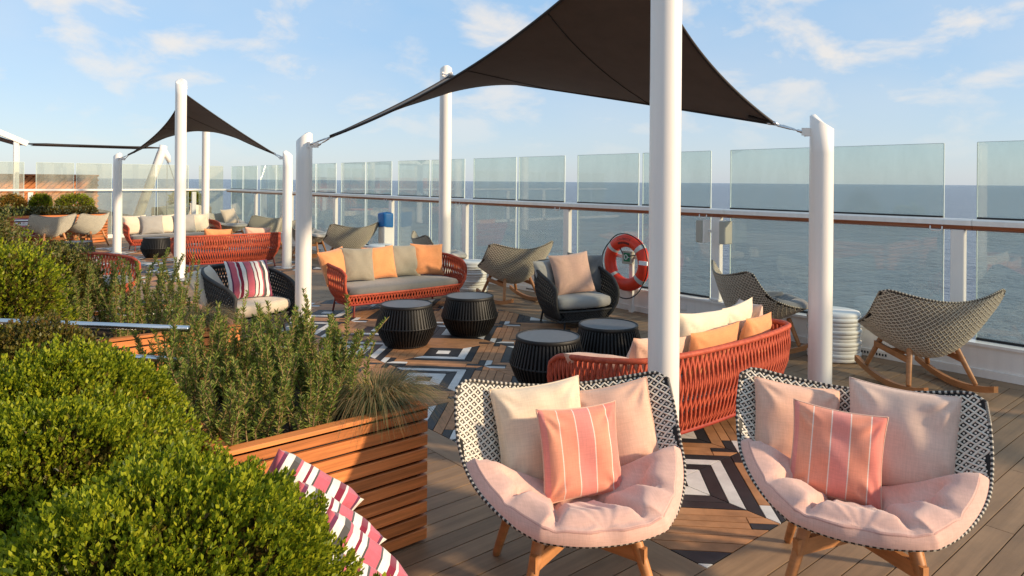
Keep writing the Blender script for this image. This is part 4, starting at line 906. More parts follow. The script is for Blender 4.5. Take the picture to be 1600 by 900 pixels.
# rockers and stools along the sea side
wing_chair(6.50, 2.34, (0.58, 0.815), 'dark woven rocking chair at the right, its back to the camera, facing the sea', 'dark', True, 'fab_grey', 'rocking_chair', 'woven rocking chairs by the rail')
wing_chair(6.58, 3.76, (0.80, -0.60), 'dark woven rocking chair seen from the side behind the red sofa', 'dark', True, 'fab_grey', 'rocking_chair', 'woven rocking chairs by the rail')
wing_chair(6.35, 7.62, (0.12, 0.99), 'taupe woven rocking chair behind the black armchair, its back to the camera', 'taupe', True, 'fab_grey', 'rocking_chair', 'woven rocking chairs by the rail')
wing_chair(6.42, 9.35, (0.93, -0.36), 'taupe woven rocking chair half hidden by the tall post behind the facing sofa', 'taupe', True, 'fab_lightgrey', 'rocking_chair', 'woven rocking chairs by the rail')
wing_chair(6.40, 12.75, (-0.05, 0.99), 'taupe woven rocking chair behind the orange cushions, beside the blue covered post', 'taupe', True, 'fab_grey', 'rocking_chair', 'woven rocking chairs by the rail')
wing_chair(6.42, 14.35, (0.75, -0.66), 'taupe woven chair peeping out beyond the rocking chair by the blue covered post', 'taupe', True, 'fab_lightgrey', 'rocking_chair', 'woven rocking chairs by the rail')
wing_chair(6.25, 16.75, (-0.2, 0.98), 'sand coloured woven chair behind the distant red sofa, back to the camera', 'sand', True, 'fab_grey', 'rocking_chair', 'woven rocking chairs by the rail')
wing_chair(6.15, 18.75, (0.55, -0.83), 'sand coloured woven chair with a pale cushion near the far rail corner', 'sand', True, 'fab_lightgrey', 'rocking_chair', 'woven rocking chairs by the rail')
pillow(6.20, 18.85, 0.50, (0.4, -0.92), 'pale cushion on the sand coloured chair near the rail corner', 'fab_cream', 0.46, 0.44, 0.16, 24, 4)
stool(6.77, 3.15, 'white ribbed drum stool between the short post and the right rocking chair')
stool(6.42, 8.55, 'white ribbed drum stool behind the facing sofa at its right arm')
stool(6.62, 11.75, 'white ribbed drum stool beside the rocking chair near the blue covered post')

# distant seating group
seat_unit(4.40, 13.18, (0, 1), 'distant red woven sofa seen from behind beyond the black armchair', **dict(RED, width=1.9))
seat_unit(4.55, 18.55, (0, -1), 'farthest red woven sofa with cream cushions near the short left post', **RED)
for px_, m_, lb, yy in ((4.1, 'fab_orange', 'orange cushion top over the left of the distant sofa back', 13.42), (4.85, 'fab_peach', 'peach cushion top over the right of the distant sofa back', 13.44)):
    pillow(px_, yy, 0.37, (0, 1), lb, m_, 0.50, 0.42, 0.16, 14, 3)
for px_, m_, lb, dy in ((3.78, 'fab_ivory', 'cream cushion at the left end of the farthest sofa', 0), (4.12, 'fab_lightgrey', 'grey cushion in front at the left of the farthest sofa', -0.13), (4.42, 'fab_ivory', 'cream cushion second from left on the farthest sofa', 0), (4.86, 'fab_lightgrey', 'grey cushion half behind the tall post on the farthest sofa', -0.1), (5.22, 'fab_ivory', 'cream cushion at the right end of the farthest sofa', 0)):
    pillow(px_, 18.28 + dy, 0.37, (0, -1), lb, m_, 0.5, 0.46, 0.17, 15, 2)
drum_table(3.78, 16.35, 'black rope drum table in front of the farthest sofa'); drum_table(2.30, 16.2, 'black rope drum table at the far left by the sand coloured chairs')
wing_chair(2.25, 19.75, (-0.15, 0.99), 'sand coloured woven chair at the far left in front of the wooden planters', 'sand', False, 'fab_lightgrey', group='far sand coloured wing chairs')
wing_chair(3.02, 19.95, (-0.65, 0.76), 'sand coloured woven chair beside the rounded end of the far planter', 'sand', False, 'fab_lightgrey', group='far sand coloured wing chairs')

# ------------------------------------------------------------------ planters
def planter(x0, x1, y0, y1, h, label, name='slatted_planter', faces='fr', pitch=0.063, soil=True, cat='planter'):
    t = thing(name, label, cat, ((x0 + x1) / 2, (y0 + y1) / 2, 0)); cx, cy = (x0 + x1) / 2, (y0 + y1) / 2; w, d = x1 - x0, y1 - y0; n = int(h / pitch)
    mb = MB(); mb.box((0, 0, h / 2 - 0.03), (w - 0.07, d - 0.07, h - 0.06)); mb.build('liner_box', 'black_gasket', t)
    for k in range(n):
        z = 0.012 + (k + 0.5) * pitch - 0.005; th = pitch - 0.012
        for nm in faces:
            mb = MB()
            if nm == 'f': mb.bbox((0, -d / 2 + 0.011, z), (w, 0.022, th), 0.003); m_ = 'slat_wood'
            elif nm == 'b': mb.bbox((0, d / 2 - 0.011, z), (w, 0.022, th), 0.003); m_ = 'slat_wood'
            elif nm == 'r': mb.bbox((w / 2 - 0.011, 0.0, z), (0.022, d - 0.052, th), 0.003); m_ = 'slat_wood_y'
            else: mb.bbox((-w / 2 + 0.011, 0.0, z), (0.022, d - 0.052, th), 0.003); m_ = 'slat_wood_y'
            mb.build('slat', m_, t)
    for nm in ('f', 'b', 'r', 'l'):
        mb = MB(); zc = h + 0.0
        if nm == 'f': mb.bbox((0, -d / 2 + 0.032, zc), (w + 0.004, 0.064, 0.028), 0.004); m_ = 'slat_wood'
        elif nm == 'b': mb.bbox((0, d / 2 - 0.032, zc), (w + 0.004, 0.064, 0.028), 0.004); m_ = 'slat_wood'
        elif nm == 'r': mb.bbox((w / 2 - 0.030, 0, zc), (0.064, d - 0.132, 0.028), 0.004); m_ = 'slat_wood_y'
        else: mb.bbox((-w / 2 + 0.030, 0, zc), (0.064, d - 0.132, 0.028), 0.004); m_ = 'slat_wood_y'
        mb.build('top_board', m_, t)
    if soil:
        nx, ny = 24, 16; rows = [[((i / nx - 0.5) * (w - 0.13), (j / ny - 0.5) * (d - 0.13), h - 0.045 + random.uniform(-0.012, 0.012)) for i in range(nx + 1)] for j in range(ny + 1)]
        mb = MB(); mb.quadstrip(rows); mb.build('soil', 'soil', t, kind='stuff')
    return t
PH = 0.63
planter(0.86, 1.812, 2.752, 4.05, PH, 'slatted wooden planter of rosemary with a grass tuft, behind the striped cushions')
planter(-0.75, 0.60, 0.35, 3.60, 0.60, 'wooden planter under the clipped boxwood in the left foreground', faces='r')
planter(-0.9, 1.76, 5.15, 6.35, PH, 'wooden planter of rosemary behind the steel handrail', faces='fr')
# bench with the striped cushions
t = thing('bench', 'narrow wooden bench under the row of berry striped cushions', 'bench', (0.93, 1.72, 0), rz=-0.22)
for k in range(5): mb = MB(); mb.bbox((-0.20 + 0.09 * k, 0, 0.325), (0.08, 1.86, 0.025), 0.004); mb.build('seat_board', 'slat_wood_y', t)
for yy in (-0.8, 0.0, 0.8): mb = MB(); mb.bbox((-0.02, yy, 0.156), (0.34, 0.05, 0.312), 0.004); mb.build('support', 'slat_wood', t)
names = ['against the slatted planter', 'second from the slatted planter', 'third from the slatted planter, standing highest', 'fourth from the slatted planter', 'half hidden by the front boxwood', 'at the bottom edge nearest the camera']
for k in range(6):
    yy = (2.55, 2.33, 2.10, 1.87, 1.58, 1.28)[k]
    pillow(1.00 - 0.235 * (2.55 - yy), yy, 0.345, (0.68, 0.73), 'berry striped cushion in the bench row, ' + names[k], 'fab_berry_stripe', 0.36, 0.36, 0.19, 14 + 4 * (k % 2), 34 + 6 * (k % 3), wr=1.3)

# ------------------------------------------------------------------ plants
def unit(a): return a / np.maximum(np.linalg.norm(a, axis=-1, keepdims=True), 1e-9)
def leaves(P, D, L, Wd, rg, fold=0.25):
    """kites with a folded midrib; P base, D direction"""
    n = len(P); rnd = unit(rg.normal(size=(n, 3))); Sd = unit(np.cross(D, rnd)); Nn = np.cross(Sd, D); L = L[:, None]; Wd = Wd[:, None]
    tip = P + D * L; mid = P + D * L * 0.5
    V = np.stack([P, mid + Sd * Wd + Nn * Wd * fold, tip, mid - Sd * Wd + Nn * Wd * fold], 1).reshape(-1, 3); b = np.arange(n)[:, None] * 4
    return V, np.concatenate([b + np.array([0, 1, 2]), b + np.array([0, 2, 3])])
def leaf_ball(rad, n_spr, per, leaf, seed, zmin=-0.45, rough=0.07, spread=0.62, up=0.6, depth=0.20):
    rg = np.random.default_rng(seed); d = unit(rg.normal(size=(int(n_spr * 1.6), 3))); d = d[d[:, 2] > zmin][:n_spr]; n = len(d)
    bump = np.zeros(n)
    for _ in range(9): k = rg.normal(size=3) * 4.5; bump += np.sin(d @ (k * (1 + (_ % 3) * 1.3)) + rg.uniform(0, 6.28)) * rough / 3.0
    r = (1 + bump) * (1 - depth * rg.random(n) ** 2.2); P = d * r[:, None] * np.array(rad); N_ = unit(d / np.array(rad))
    P = np.repeat(P, per, 0); N_ = np.repeat(N_, per, 0); ax = unit(N_ + np.array([0, 0, up]) + 0.22 * rg.normal(size=N_.shape)); D = unit(ax * 0.75 + spread * unit(rg.normal(size=N_.shape)) * rg.uniform(0.4, 1.0, (len(N_), 1)))
    P = P + ax * rg.uniform(-1.3, 0.9, (len(P), 1)) * leaf; L = leaf * rg.uniform(0.6, 1.15, len(P)); return leaves(P, D, L, L * 0.25, rg)
def bush(x, y, z, rad, label, m, n_spr, leaf, seed, per=7, zbase=0.55, name='boxwood_bush', cat='bush', group=None, **kw):
    t = thing(name, label, cat, (x, y, zbase), group=group); V, F = leaf_ball(rad, n_spr, per, leaf, seed, **kw); V = V + np.array([0, 0, z - zbase])
    obj('crown', numpy_mesh('crown', V, F), m, t, kind='stuff')
    mb = MB(); rg = random.Random(seed)
    for k in range(14):
        a = rg.uniform(0, 6.28); e = Vector((rad[0] * 0.8 * math.cos(a), rad[1] * 0.8 * math.sin(a), (z - zbase) + rad[2] * rg.uniform(-0.1, 0.75))); st_ = Vector((0.04 * math.cos(a), 0.04 * math.sin(a), 0)); mb.tube([st_, st_.lerp(e, 0.5) + Vector((0, 0, 0.05)), e], [0.009, 0.006, 0.003], 5)
    mb.build('branches', 'twig', t, smooth=True, kind='stuff')
    # dense inner leaf mass, so that the outer leaves shade something
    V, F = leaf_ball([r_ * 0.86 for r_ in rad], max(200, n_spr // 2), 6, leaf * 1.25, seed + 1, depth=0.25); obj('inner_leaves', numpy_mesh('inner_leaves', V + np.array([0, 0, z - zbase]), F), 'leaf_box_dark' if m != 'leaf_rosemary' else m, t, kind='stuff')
bush(0.33, 1.50, 0.71, (0.40, 0.31, 0.39), 'clipped boxwood ball nearest the camera at the bottom left', 'leaf_box', 16000, 0.0145, 11, 8, rough=0.10, group='clipped boxwood balls')
bush(0.23, 2.15, 0.72, (0.42, 0.29, 0.385), 'clipped bright green boxwood ball, second in the foreground row', 'leaf_box', 13500, 0.0150, 12, 8, rough=0.10, group='clipped boxwood balls')
bush(0.32, 2.76, 0.72, (0.40, 0.28, 0.385), 'clipped bright green boxwood ball, third in the foreground row', 'leaf_box', 10000, 0.016, 13, 8, rough=0.09, group='clipped boxwood balls')
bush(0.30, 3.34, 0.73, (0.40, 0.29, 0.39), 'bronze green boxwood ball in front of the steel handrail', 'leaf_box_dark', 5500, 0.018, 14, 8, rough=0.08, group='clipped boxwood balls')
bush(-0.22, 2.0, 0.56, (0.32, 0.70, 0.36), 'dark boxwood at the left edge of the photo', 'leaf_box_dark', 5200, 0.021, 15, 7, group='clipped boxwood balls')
bush(0.53, 1.10, 0.655, (0.27, 0.27, 0.265), 'low boxwood at the bottom edge beside the striped cushions', 'leaf_box', 9000, 0.0145, 16, 8, rough=0.10, group='clipped boxwood balls')

def rosemary(x, y, z, n, hh, seed, label, spread=0.11, group='rosemary plants'):
    rg = np.random.default_rng(seed); t = thing('rosemary_plant', label, 'plant', (x, y, z), group=group); Vs = []; Fs = []; off = 0; mb = MB()
    for k in range(n):
        h = hh * rg.uniform(0.45, 1.12); a = rg.uniform(0, 6.28); r0 = spread * rg.uniform(0.1, 1); lean = rg.uniform(0.0, 0.34); b0 = np.array([r0 * math.cos(a), r0 * math.sin(a), 0]); ld = np.array([math.cos(a), math.sin(a), 0]) * lean + rg.normal(size=3) * 0.09
        f = np.linspace(0, 1, 9)[:, None]; C = b0 + np.array([0, 0, h]) * f + ld * h * f**1.6 + np.array([math.sin(k * 3), math.cos(k * 5), 0]) * 0.012 * np.sin(f * 6); mb.tube([tuple(p) for p in C], list(np.linspace(0.0045, 0.0018, 9)), 5)
        m = int(h / 0.0050) * 4; u = rg.uniform(0.08, 1.0, m); P = np.stack([np.interp(u, f[:, 0], C[:, i]) for i in range(3)], -1); th = rg.uniform(0, 6.28, m); out = np.stack([np.cos(th), np.sin(th), np.zeros(m)], -1); el = 0.35 + 0.75 * u + rg.normal(size=m) * 0.2
        D = unit(out + np.array([0, 0, 1]) * el[:, None]); L = rg.uniform(0.020, 0.042, m) * (1.05 - 0.35 * u); V, F = leaves(P, D, L, np.full(m, 0.0029), rg, 0.1); Vs.append(V); Fs.append(F + off); off += len(V)
    mb.build('stems', 'dry_stem', t, smooth=True, kind='stuff'); obj('needles', numpy_mesh('needles', np.concatenate(Vs), np.concatenate(Fs)), 'leaf_rosemary', t, kind='stuff')
def tuft(x, y, z, n, ln, seed, label, dirb=(0, 0), m='blade'):
    rg = np.random.default_rng(seed); t = thing('grass_tuft', label, 'grass', (x, y, z), group='tufts of blue grey grass'); a = rg.uniform(0, 6.28, n); r0 = 0.09 * np.sqrt(rg.random(n)); B0_ = np.stack([r0 * np.cos(a), r0 * np.sin(a), np.zeros(n)], -1)
    out = unit(np.stack([np.cos(a), np.sin(a), np.zeros(n)], -1) + rg.normal(size=(n, 3)) * 0.35 + np.array([dirb[0], dirb[1], 0]) * 0.5); out[:, 2] = 0; L = ln * rg.uniform(0.55, 1.1, n); hz = rg.uniform(0.35, 0.9, n)
    seg = 5; rows = []; W_ = unit(np.cross(out, np.array([0, 0, 1.0])))
    for k in range(seg + 1):
        f = k / seg; p = B0_ + out * (L * hz * f**1.3)[:, None] + np.array([0, 0, 1]) * (L * (1.0 * f - (0.35 + 0.75 * hz) * f**2.2))[:, None]; w = 0.0022 * (1 - f * 0.85); rows.append(p + W_ * w); rows.append(p - W_ * w)
    V = np.stack(rows, 1).reshape(-1, 3); b = np.arange(n)[:, None] * (2 * (seg + 1)); F = np.concatenate([b + np.array([2 * k, 2 * k + 1, 2 * k + 3, 2 * k + 2]) for k in range(seg)]); obj('blades', numpy_mesh('blades', V, F), m, t, kind='stuff')
    mb = MB(); mb.lathe([(0.10, -0.01), (0.085, 0.02), (0.03, 0.045)], 14); mb.build('crown_base', 'dry_stem', t)
k = 0
where = ['at the right end', 'towards the right', 'in the middle', 'towards the left', 'at the left end']
for j, yy in enumerate((2.96, 3.28, 3.60, 3.88)):
    for i in range(5):
        xx = 1.66 - 0.185 * i + random.uniform(-0.03, 0.03)
        if j == 0 and i == 0: continue
        rosemary(xx, yy + random.uniform(-0.06, 0.06), PH - 0.05, 13, random.uniform(0.33, 0.47) if j else 0.32, 100 + k, 'rosemary in the %s row of the near planter, %s' % (('front', 'second', 'third', 'rear')[j], where[i]), 0.10); k += 1
tuft(1.66, 2.95, PH - 0.04, 1700, 0.43, 5, 'grass tuft spilling over the corner of the near planter', (0.5, -0.6)); tuft(1.52, 5.34, PH - 0.04, 1500, 0.42, 6, 'grass tuft in front of the black armchair with striped cushion', (0.2, -0.6))
for j, yy in enumerate((5.42, 5.90)):
    for i in range(8):
        xx = 1.60 - 0.20 * i + random.uniform(-0.04, 0.04)
        if j == 0 and i == 0: continue
        rosemary(xx, yy + random.uniform(-0.08, 0.08), PH - 0.05, 8, 0.50, 200 + k, 'rosemary in the %s row of the rear planter, number %s from its right end' % (('front', 'rear')[j], ('one', 'two', 'three', 'four', 'five', 'six', 'seven', 'eight')[i]), 0.12); k += 1
bush(0.34, 5.25, 0.88, (0.34, 0.36, 0.40), 'yellow green leafy shrub at the left edge above the steel handrail', 'leaf_box', 3200, 0.024, 31, 6, rough=0.16, depth=0.4, name='leafy_shrub', cat='shrub')
bush(0.66, 6.05, 0.86, (0.40, 0.34, 0.34), 'loose speckled shrub left of the rosemary, below the far chairs', 'leaf_shrub', 2600, 0.026, 32, 6, rough=0.22, depth=0.6, spread=1.1, name='leafy_shrub', cat='shrub')
bush(0.20, 6.15, 1.10, (0.34, 0.34, 0.44), 'tall dark shrub at the left edge of the photo', 'leaf_shrub', 2200, 0.024, 33, 6, rough=0.25, depth=0.6, spread=1.1, name='leafy_shrub', cat='shrub')
# steel handrail between the planters
t = thing('steel_handrail', 'polished steel double handrail crossing behind the boxwood at the left', 'handrail', (0.5, 4.05, 0))
ra, rb = Vector((-0.95, 1.22, 0)), Vector((0.70, -0.17 - 0.0, 0)); rb = Vector((0.80, -0.63, 0)) * 0.62
for z in (0.955, 0.80): mb = MB(); mb.tube([ra + Vector((0, 0, z)), rb + Vector((0, 0, z))], 0.016, 16); mb.build('rail_tube', 'steel', t, smooth=True)
for p in (ra, ra.lerp(rb, 0.48)): mb = MB(); mb.tube([p + Vector((0, 0, 0.0)), p + Vector((0, 0, 0.955))], 0.019, 14); mb.build('upright', 'steel', t, smooth=True)

# half hidden seats beyond the rear planter
t = thing('woven_pouf', 'black and white woven pouf half hidden behind the rosemary', 'pouf', (1.72, 7.85, 0)); pprof = [(0.20, 0.0), (0.25, 0.03), (0.28, 0.14), (0.285, 0.26), (0.26, 0.38), (0.18, 0.42), (0.02, 0.43)]
mb = MB(); mb.lathe(pprof, 40); mb.build('body', 'weave_black', t, smooth=True); mb = MB(); zz_ = np.linspace(0.02, 0.40, 12)
for sg in (-1, 1):
    for k in range(36): mb.tube([((np.interp(z, [p[1] for p in pprof], [p[0] for p in pprof]) + 0.004) * math.cos(k * math.pi / 18 + sg * z * 2.4), (np.interp(z, [p[1] for p in pprof], [p[0] for p in pprof]) + 0.004) * math.sin(k * math.pi / 18 + sg * z * 2.4), z) for z in zz_], 0.007, 4)
mb.build('strands', 'weave_cream', t, kind='stuff')
ARM = dict(RED); ARM.update(cat='armchair', width=0.92, group='red woven armchairs', name='tub_armchair')
seat_unit(1.42, 10.9, (0.7, -0.7), 'red woven armchair with grey seat half hidden by the leafy shrub', **ARM)

# ------------------------------------------------------------------ lifebuoy on its stand
lx, ly, lz = 6.96, 5.92, 0.655
st = thing('lifebuoy_stand', 'white post with cross bar and small green sign carrying the lifebuoy', 'stand', (lx + 0.05, ly, 0))
mb = MB(); mb.bbox((0.03, 0, 0.40), (0.045, 0.06, 0.80), 0.004); mb.build('upright', 'white_paint', st)
mb = MB(); mb.bbox((0.0, 0, lz + 0.07), (0.03, 0.78, 0.045), 0.004); mb.build('cross_bar', 'white_paint', st)
mb = MB(); mb.bbox((-0.045, 0, lz + 0.065), (0.06, 0.16, 0.165), 0.006); sb = mb.build('sign_box', 'beige_box', st)
mb = MB(); mb.box((-0.0765, -0.005, lz + 0.07), (0.003, 0.10, 0.11)); mb.build('sign_face', 'green_sign', sb)
mb = MB(); mb.tube([(-0.079, 0.008 + 0.024 * math.cos(a), lz + 0.072 + 0.030 * math.sin(a)) for a in np.linspace(0, 2 * math.pi, 20, endpoint=False)], 0.006, 5, closed=True); mb.build('ring_symbol', 'pure_white', sb)
mb = MB(); mb.box((-0.079, -0.036, lz + 0.072), (0.002, 0.018, 0.010)); mb.build('mark', 'pure_white', sb)
lb = thing('lifebuoy', 'red lifebuoy with grey bands and dark rope hanging at the rail', 'lifebuoy', (lx - 0.02, ly, lz))
RR, r_ = 0.285, 0.083
def tor(a, b, R_=RR, rr=r_, s=1.0): return (-rr * 0.85 * math.sin(b) * s, (R_ + rr * math.cos(b)) * math.cos(a), (R_ + rr * math.cos(b)) * math.sin(a))
mb = MB(); mb.quadstrip([[tor(a, b) for b in np.linspace(0, 2 * math.pi, 20, endpoint=False)] for a in np.linspace(0, 2 * math.pi, 64, endpoint=False)], closed_u=True, closed_v=True); mb.build('ring', 'red_ring', lb, smooth=True)
bands = [R(40), R(140), R(220), R(318)]
for a0 in bands: mb = MB(); mb.quadstrip([[tor(a, b, RR, r_ + 0.002) for b in np.linspace(0, 2 * math.pi, 20, endpoint=False)] for a in np.linspace(a0 - 0.085, a0 + 0.085, 5)], closed_u=True); mb.build('reflective_band', 'reflect_tape', lb, smooth=True)
mb = MB(); mb.box((-0.085, -0.34, 0.03), (0.02, 0.13, 0.05)); mb.build('light_holder', 'pure_white', lb)
for a0, a1, sg in ((bands[0], bands[3] - 2 * math.pi, 0.012), (bands[1], bands[2], 0.006), (bands[2], bands[3], 0.085), (bands[0], bands[1], 0.004)):
    mb = MB(); pts = []
    for f in np.linspace(0, 1, 14): a = a0 + (a1 - a0) * f; rr = RR + r_ + 0.006 + sg * math.sin(f * math.pi); pts.append((-0.02 - 0.03 * math.sin(f * math.pi), rr * math.cos(a), rr * math.sin(a)))
    mb.tube(pts, 0.0075, 6); mb.build('grab_rope', 'black_gasket', lb, smooth=True)
for a, b_ in (((-0.01, 0.12, 0.20), (-0.05, 0.02, 0.11)), ((-0.01, -0.2, 0.12), (-0.04, -0.06, 0.09))): mb = MB(); mb.tube([a, b_], 0.008, 6); mb.build('lashing', 'black_gasket', lb)
def ring_text(txt, rad, size):
    cu = bpy.data.curves.new('t', 'FONT'); cu.body = txt; cu.size = size; cu.align_x = 'CENTER'; ob = bpy.data.objects.new('t', cu); COL.objects.link(ob); dg = bpy.context.evaluated_depsgraph_get(); me = bpy.data.meshes.new_from_object(ob.evaluated_get(dg)); bpy.data.objects.remove(ob); bpy.data.curves.remove(cu)
    me.name = 'lettering'
    for v in me.vertices:
        a = math.pi / 2 + v.co.x / rad; rr = rad + v.co.y; dr = max(-0.98, min(0.98, (rr - RR) / r_)); v.co = (-r_ * 0.85 * math.sqrt(1 - dr * dr) - 0.0015, rr * math.cos(a), rr * math.sin(a))
    me.materials.clear(); obj('lettering', me, 'black_ink', lb)
ring_text('CELEBRITY', 0.298, 0.044)
mb = MB()
for k in range(10):                       # second line, too blurred to read in the photo: a row of dark strokes
    a = math.pi / 2 + (k - 4.5) * 0.075; rr = 0.262; p = Vector((-r_ * 0.85 * 0.965 - 0.0012, rr * math.cos(a), rr * math.sin(a)))
    mb.box(tuple(p), (0.001, 0.011 + 0.004 * (k % 2), 0.026)); 
mb.build('blurred_lettering', 'black_ink', lb, kind='stuff')

# loudspeakers and the blue canvas cover on rail posts
for sx, dy, lab in ((-1, -0.16, 'flat beige loudspeaker on the right of the rail post beyond the rocking chair'), (1, 0.16, 'flat beige loudspeaker on the left of the rail post beyond the rocking chair')):
    t = thing('loudspeaker', lab, 'loudspeaker', (RX - 0.02, 4.75 + dy, 1.12), group='pair of loudspeakers on a rail post'); mb = MB(); mb.bbox((0, 0, 0.0), (0.15, 0.085, 0.27), 0.008); mb.build('cabinet', 'beige_box', t)
    mb = MB(); mb.bbox((0.01, sx * -0.052, 0.0), (0.14, 0.018, 0.275), 0.004); mb.build('grille', 'white_paint', t); mb = MB(); mb.box((0.05, -dy * 0.45, 0), (0.03, 0.07, 0.03)); mb.build('bracket', 'white_paint', t)
t = thing('covered_post', 'white service post with a blue canvas cover near the rail', 'post', (RX - 0.08, 12.34, 0))
mb = MB(); mb.bbox((0, 0, 0.46), (0.20, 0.24, 0.92), 0.012); mb.build('pedestal', 'white_paint', t)
rows = []
for z, s_ in ((0.76, 0.90), (0.80, 0.94), (0.90, 0.91), (1.01, 0.96), (1.035, 0.93), (1.045, 0.80), (1.047, 0.15)):
    rows.append([(0.13 * s_ * math.copysign(abs(math.cos(a)) ** 0.45, math.cos(a)) * (1 + 0.05 * math.sin(5 * a + z * 20)), 0.15 * s_ * math.copysign(abs(math.sin(a)) ** 0.45, math.sin(a)), z + 0.012 * math.sin(a * 2)) for a in np.linspace(0, 2 * math.pi, 28, endpoint=False)])
mb = MB(); b_ = mb.quadstrip(rows, closed_u=True); mb.f.append(tuple(b_ + 6 * 28 + i for i in range(28))); mb.build('canvas_cover', 'blue_cover', t, smooth=True)

# ------------------------------------------------------------------ far end of the terrace and beyond
def round_planter(x0, x1, y, rad, h, label):
    t = thing('curved_planter', label, 'planter', (x1, y, 0)); n = int(h / 0.075)
    arc = [(x0 - x1, -rad)] + [(rad * math.sin(a), -rad * math.cos(a)) for a in np.linspace(0, math.pi, 20)] + [(x0 - x1, rad)]
    for k in range(n):
        z = 0.01 + k * 0.075; mb = MB(); rows = []
        for ins, zz in ((0.02, z), (0.0, z + 0.008), (0.0, z + 0.058), (0.02, z + 0.066)): rows.append([(px_ - ins * (1 if px_ > 0 else 0), py_ * (1 - ins / rad), zz) for px_, py_ in arc])
        mb.quadstrip(rows, closed_u=True); mb.build('band', 'slat_wood_far', t)
    mb = MB(); mb.v += [(a * 0.95, b * 0.95, h - 0.04) for a, b in arc]; mb.f.append(tuple(range(len(arc)))); mb.build('soil', 'soil', t)
    return t
round_planter(0.2, 3.18, 21.35, 0.55, 0.80, 'curved wooden planter with clipped shrubs at the far left')
planter(0.2, 1.60, 18.9, 19.4, 0.60, 'small wooden planter left of the sand coloured chairs', faces='fr')
fb = [(0.95, 'leaf_rust', 'rust coloured round shrub at the left of the far planter', 0.27), (1.62, 'leaf_rust', 'orange tinged round shrub second from the left in the far planter', 0.28), (2.22, 'leaf_box', 'small green round shrub third in the far planter', 0.24), (2.98, 'leaf_box', 'larger green round shrub at the rounded end of the far planter', 0.42)]
for i, (xx, m_, lb_, rr) in enumerate(fb): bush(xx, 21.35, 1.00, (rr, rr * 0.9, 0.26), lb_, m_, 700, 0.04, 50 + i, 6, zbase=0.76, name='round_shrub', cat='shrub')
for i in range(13): bush(0.75 + i * 0.21, 20.95, 0.83, (0.12, 0.10, 0.09), 'low grey green edging plant in the far planter, number %s from its left end' % ('one', 'two', 'three', 'four', 'five', 'six', 'seven', 'eight', 'nine', 'ten', 'eleven', 'twelve', 'thirteen')[i], 'leaf_sage', 90, 0.045, 70 + i, 6, zbase=0.76, name='edging_plant', cat='plant', group='grey green edging plants in the far planter')
tuft(0.9, 19.15, 0.56, 500, 0.5, 8, 'grass tuft in the small planter at the far left'); 
for i, (xx, yy) in enumerate(((1.98, 20.25), (2.36, 20.3))): pillow(xx, yy, 0.50, (0.1, -1), 'berry striped cushion on the far bench, ' + ('left one' if i == 0 else 'right one'), 'fab_berry_stripe', 0.46, 0.40, 0.15, 22, 88, group='striped cushions on the far bench')
t = thing('bench', 'far wooden bench in front of the curved planter', 'bench', (2.1, 20.35, 0)); mb = MB(); mb.bbox((0, 0, 0.46), (2.0, 0.5, 0.05), 0.006); mb.build('seat_board', 'slat_wood_far', t)
for xx in (-0.9, 0.9): mb = MB(); mb.bbox((xx, 0, 0.215), (0.06, 0.4, 0.43), 0.006); mb.build('support', 'slat_wood_far', t)

def louvre(x0, x1, y, h, label):
    t = thing('louvred_wall', label, 'wall', (x0, y, 0)); mb = MB(); mb.box(((x1 - x0) / 2, 0.06, h / 2), (x1 - x0, 0.04, h)); mb.build('backing', 'slat_wood_far', t)
    mb = MB(); s_ = 0.17; k = 0; w = x1 - x0
    p = -h
    while p < w:
        a, b_ = max(p, 0), min(p + h, w)
        if b_ - a > 0.05: mb.beam((a, 0, a - p), (b_, 0, b_ - p), 0.10, 0.06, (0, 1, 0))
        p += s_
    mb.build('diagonal_slats', 'slat_wood', t, kind='stuff'); mb = MB(); mb.bbox((w / 2, 0, h + 0.03), (w + 0.05, 0.14, 0.06), 0.01); mb.build('cap', 'slat_wood_far', t)
louvre(-4.0, 4.25, 26.0, 1.74, 'orange wall of diagonal wooden slats beyond the far glass')
# canopy frame with a horizontal stay to a leaning mast
t = thing('canopy_frame', 'white canopy frame at the upper left edge', 'canopy', (1.85, 23.2, 0))
mb = MB(); mb.bbox((0, 0, 1.35), (0.13, 0.13, 2.70), 0.01); mb.build('post', 'white_paint', t)
mb = MB(); mb.beam((0.25, 0, 2.62), (-2.2, -0.1, 3.75), 0.16, 0.14); mb.build('sloping_beam', 'white_paint', t)
mb = MB(); rows = [[(0.2, 0.1, 2.60), (0.2, 3.0, 2.7)], [(-1.1, 0.1, 3.05), (-1.1, 3.0, 3.1)], [(-2.3, 0.1, 3.62), (-2.3, 3.0, 3.7)]]; mb.quadstrip(rows); b_ = mb.quadstrip([[(p[0], p[1], p[2] - 0.02) for p in r] for r in rows]); mb.build('canvas', 'sail_fabric', t)
t = thing('flat_sail', 'thin dark sail seen edge on between the canopy frame and the leaning mast', 'shade sail', (2.1, 23.2, 2.62)); mb = MB()
for (a, b_) in (((0.02, 0, 0.0), (3.40, 0.25, 0.02)),): mb.tube([Vector(a).lerp(Vector(b_), f) for f in np.linspace(0, 1, 9)], [0.02, 0.035, 0.03, 0.03, 0.03, 0.03, 0.03, 0.035, 0.02], 8)
mb.build('rolled_edge', 'sail_hem', t, smooth=True); mb = MB(); rows = [[(0.3 + 2.9 * f, 0.05 + g * 2.6, 0.01 + 0.05 * g) for f in np.linspace(0, 1, 8)] for g in np.linspace(0, 1, 5)]; mb.quadstrip(rows); mb.quadstrip([[(p[0], p[1], p[2] - 0.015) for p in r][::-1] for r in rows]); mb.build('membrane', 'sail_fabric', t)
t = thing('leaning_mast', 'white leaning mast with stays behind the short left post', 'mast', (4.72, 23.4, 0))
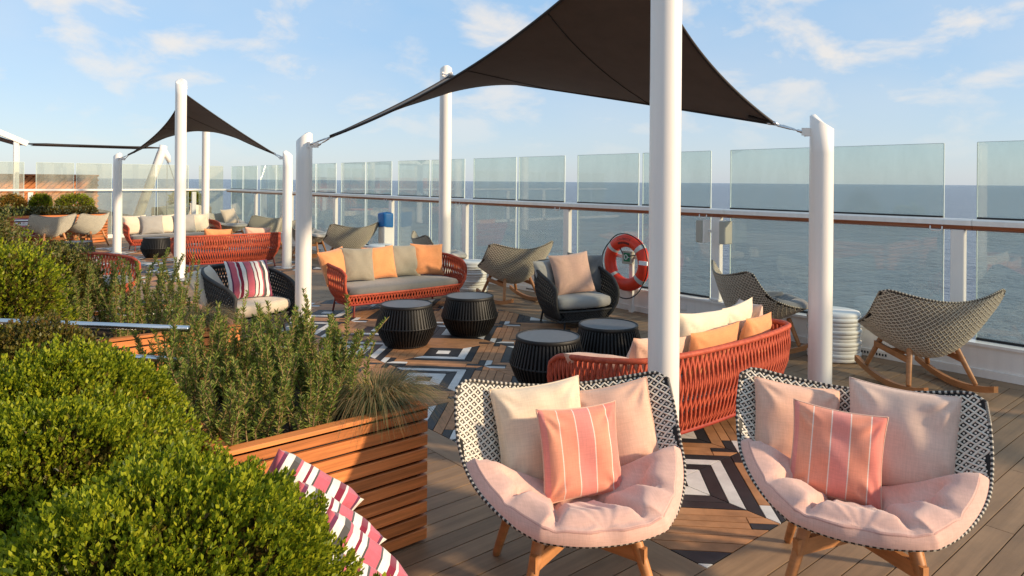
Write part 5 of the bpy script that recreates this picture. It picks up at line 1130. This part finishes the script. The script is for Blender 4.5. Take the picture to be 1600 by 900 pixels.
mb = MB(); mb.tube([(0, 0, 0), (0.85, 0.1, 2.55), (0.89, 0.1, 2.72)], [0.14, 0.125, 0.115], 20); mb.build('pole', 'white_paint', t, smooth=True)
mb = MB(); mb.tube([(0.85, 0.1, 2.62), (1.02, 0.1, 2.35), (1.06, 0.1, 2.2)], [0.12, 0.09, 0.05], 12); mb.build('head', 'white_paint', t, smooth=True)
for e in ((1.0, 0.1, 0.0), (1.75, 0.1, 0.0)): mb = MB(); mb.tube([(1.0, 0.1, 2.3), e], 0.014, 6); mb.build('stay', 'steel', t)
t = thing('white_roof', 'flat white roof edge beyond the glass at the far left', 'roof', (-2.2, 30, 0)); mb = MB(); mb.bbox((0, 0, 2.62), (6.4, 3, 0.28), 0.02); mb.build('roof_slab', 'white_paint', t)
for xx in (-2.8, -1.4, 0, 1.4, 2.8): mb = MB(); mb.bbox((xx, -1.2, 1.24), (0.16, 0.16, 2.48), 0.01); mb.build('column', 'white_paint', t)
bush(6.6, 24.6, 0.95, (0.55, 0.4, 0.36), 'dark green shrub behind the far glass near the leaning mast', 'leaf_box', 900, 0.05, 95, 6, zbase=0.5, name='round_shrub', cat='shrub')
t = thing('lounge_seat', 'low wicker lounge seat behind the far glass', 'sofa', (6.3, 23.7, 0)); mb = MB(); mb.bbox((0, 0, 0.30), (1.8, 0.7, 0.32), 0.03); mb.build('base', 'twig', t); mb = MB(); mb.bbox((0, 0.3, 0.62), (1.8, 0.12, 0.34), 0.03); mb.build('backrest', 'twig', t)
for sx in (-0.8, 0.8):
    for sy in (-0.25, 0.25): mb = MB(); mb.box((sx, sy, 0.07), (0.06, 0.06, 0.14)); mb.build('leg', 'twig', t)
pillow(5.95, 23.75, 0.46, (0, -1), 'cream cushion at the left of the lounge seat behind the far glass', 'fab_ivory', 0.5, 0.45, 0.16, 25, 12); pillow(6.65, 23.75, 0.46, (0, -1), 'cream cushion at the right of the lounge seat behind the far glass', 'fab_ivory', 0.5, 0.45, 0.16, 25, -14)
mb = MB(); mb.box((-1.5, 29.0, -0.003), (17.3, 13, 0.006)); mb.build('far_deck', 'plank', kind='structure')
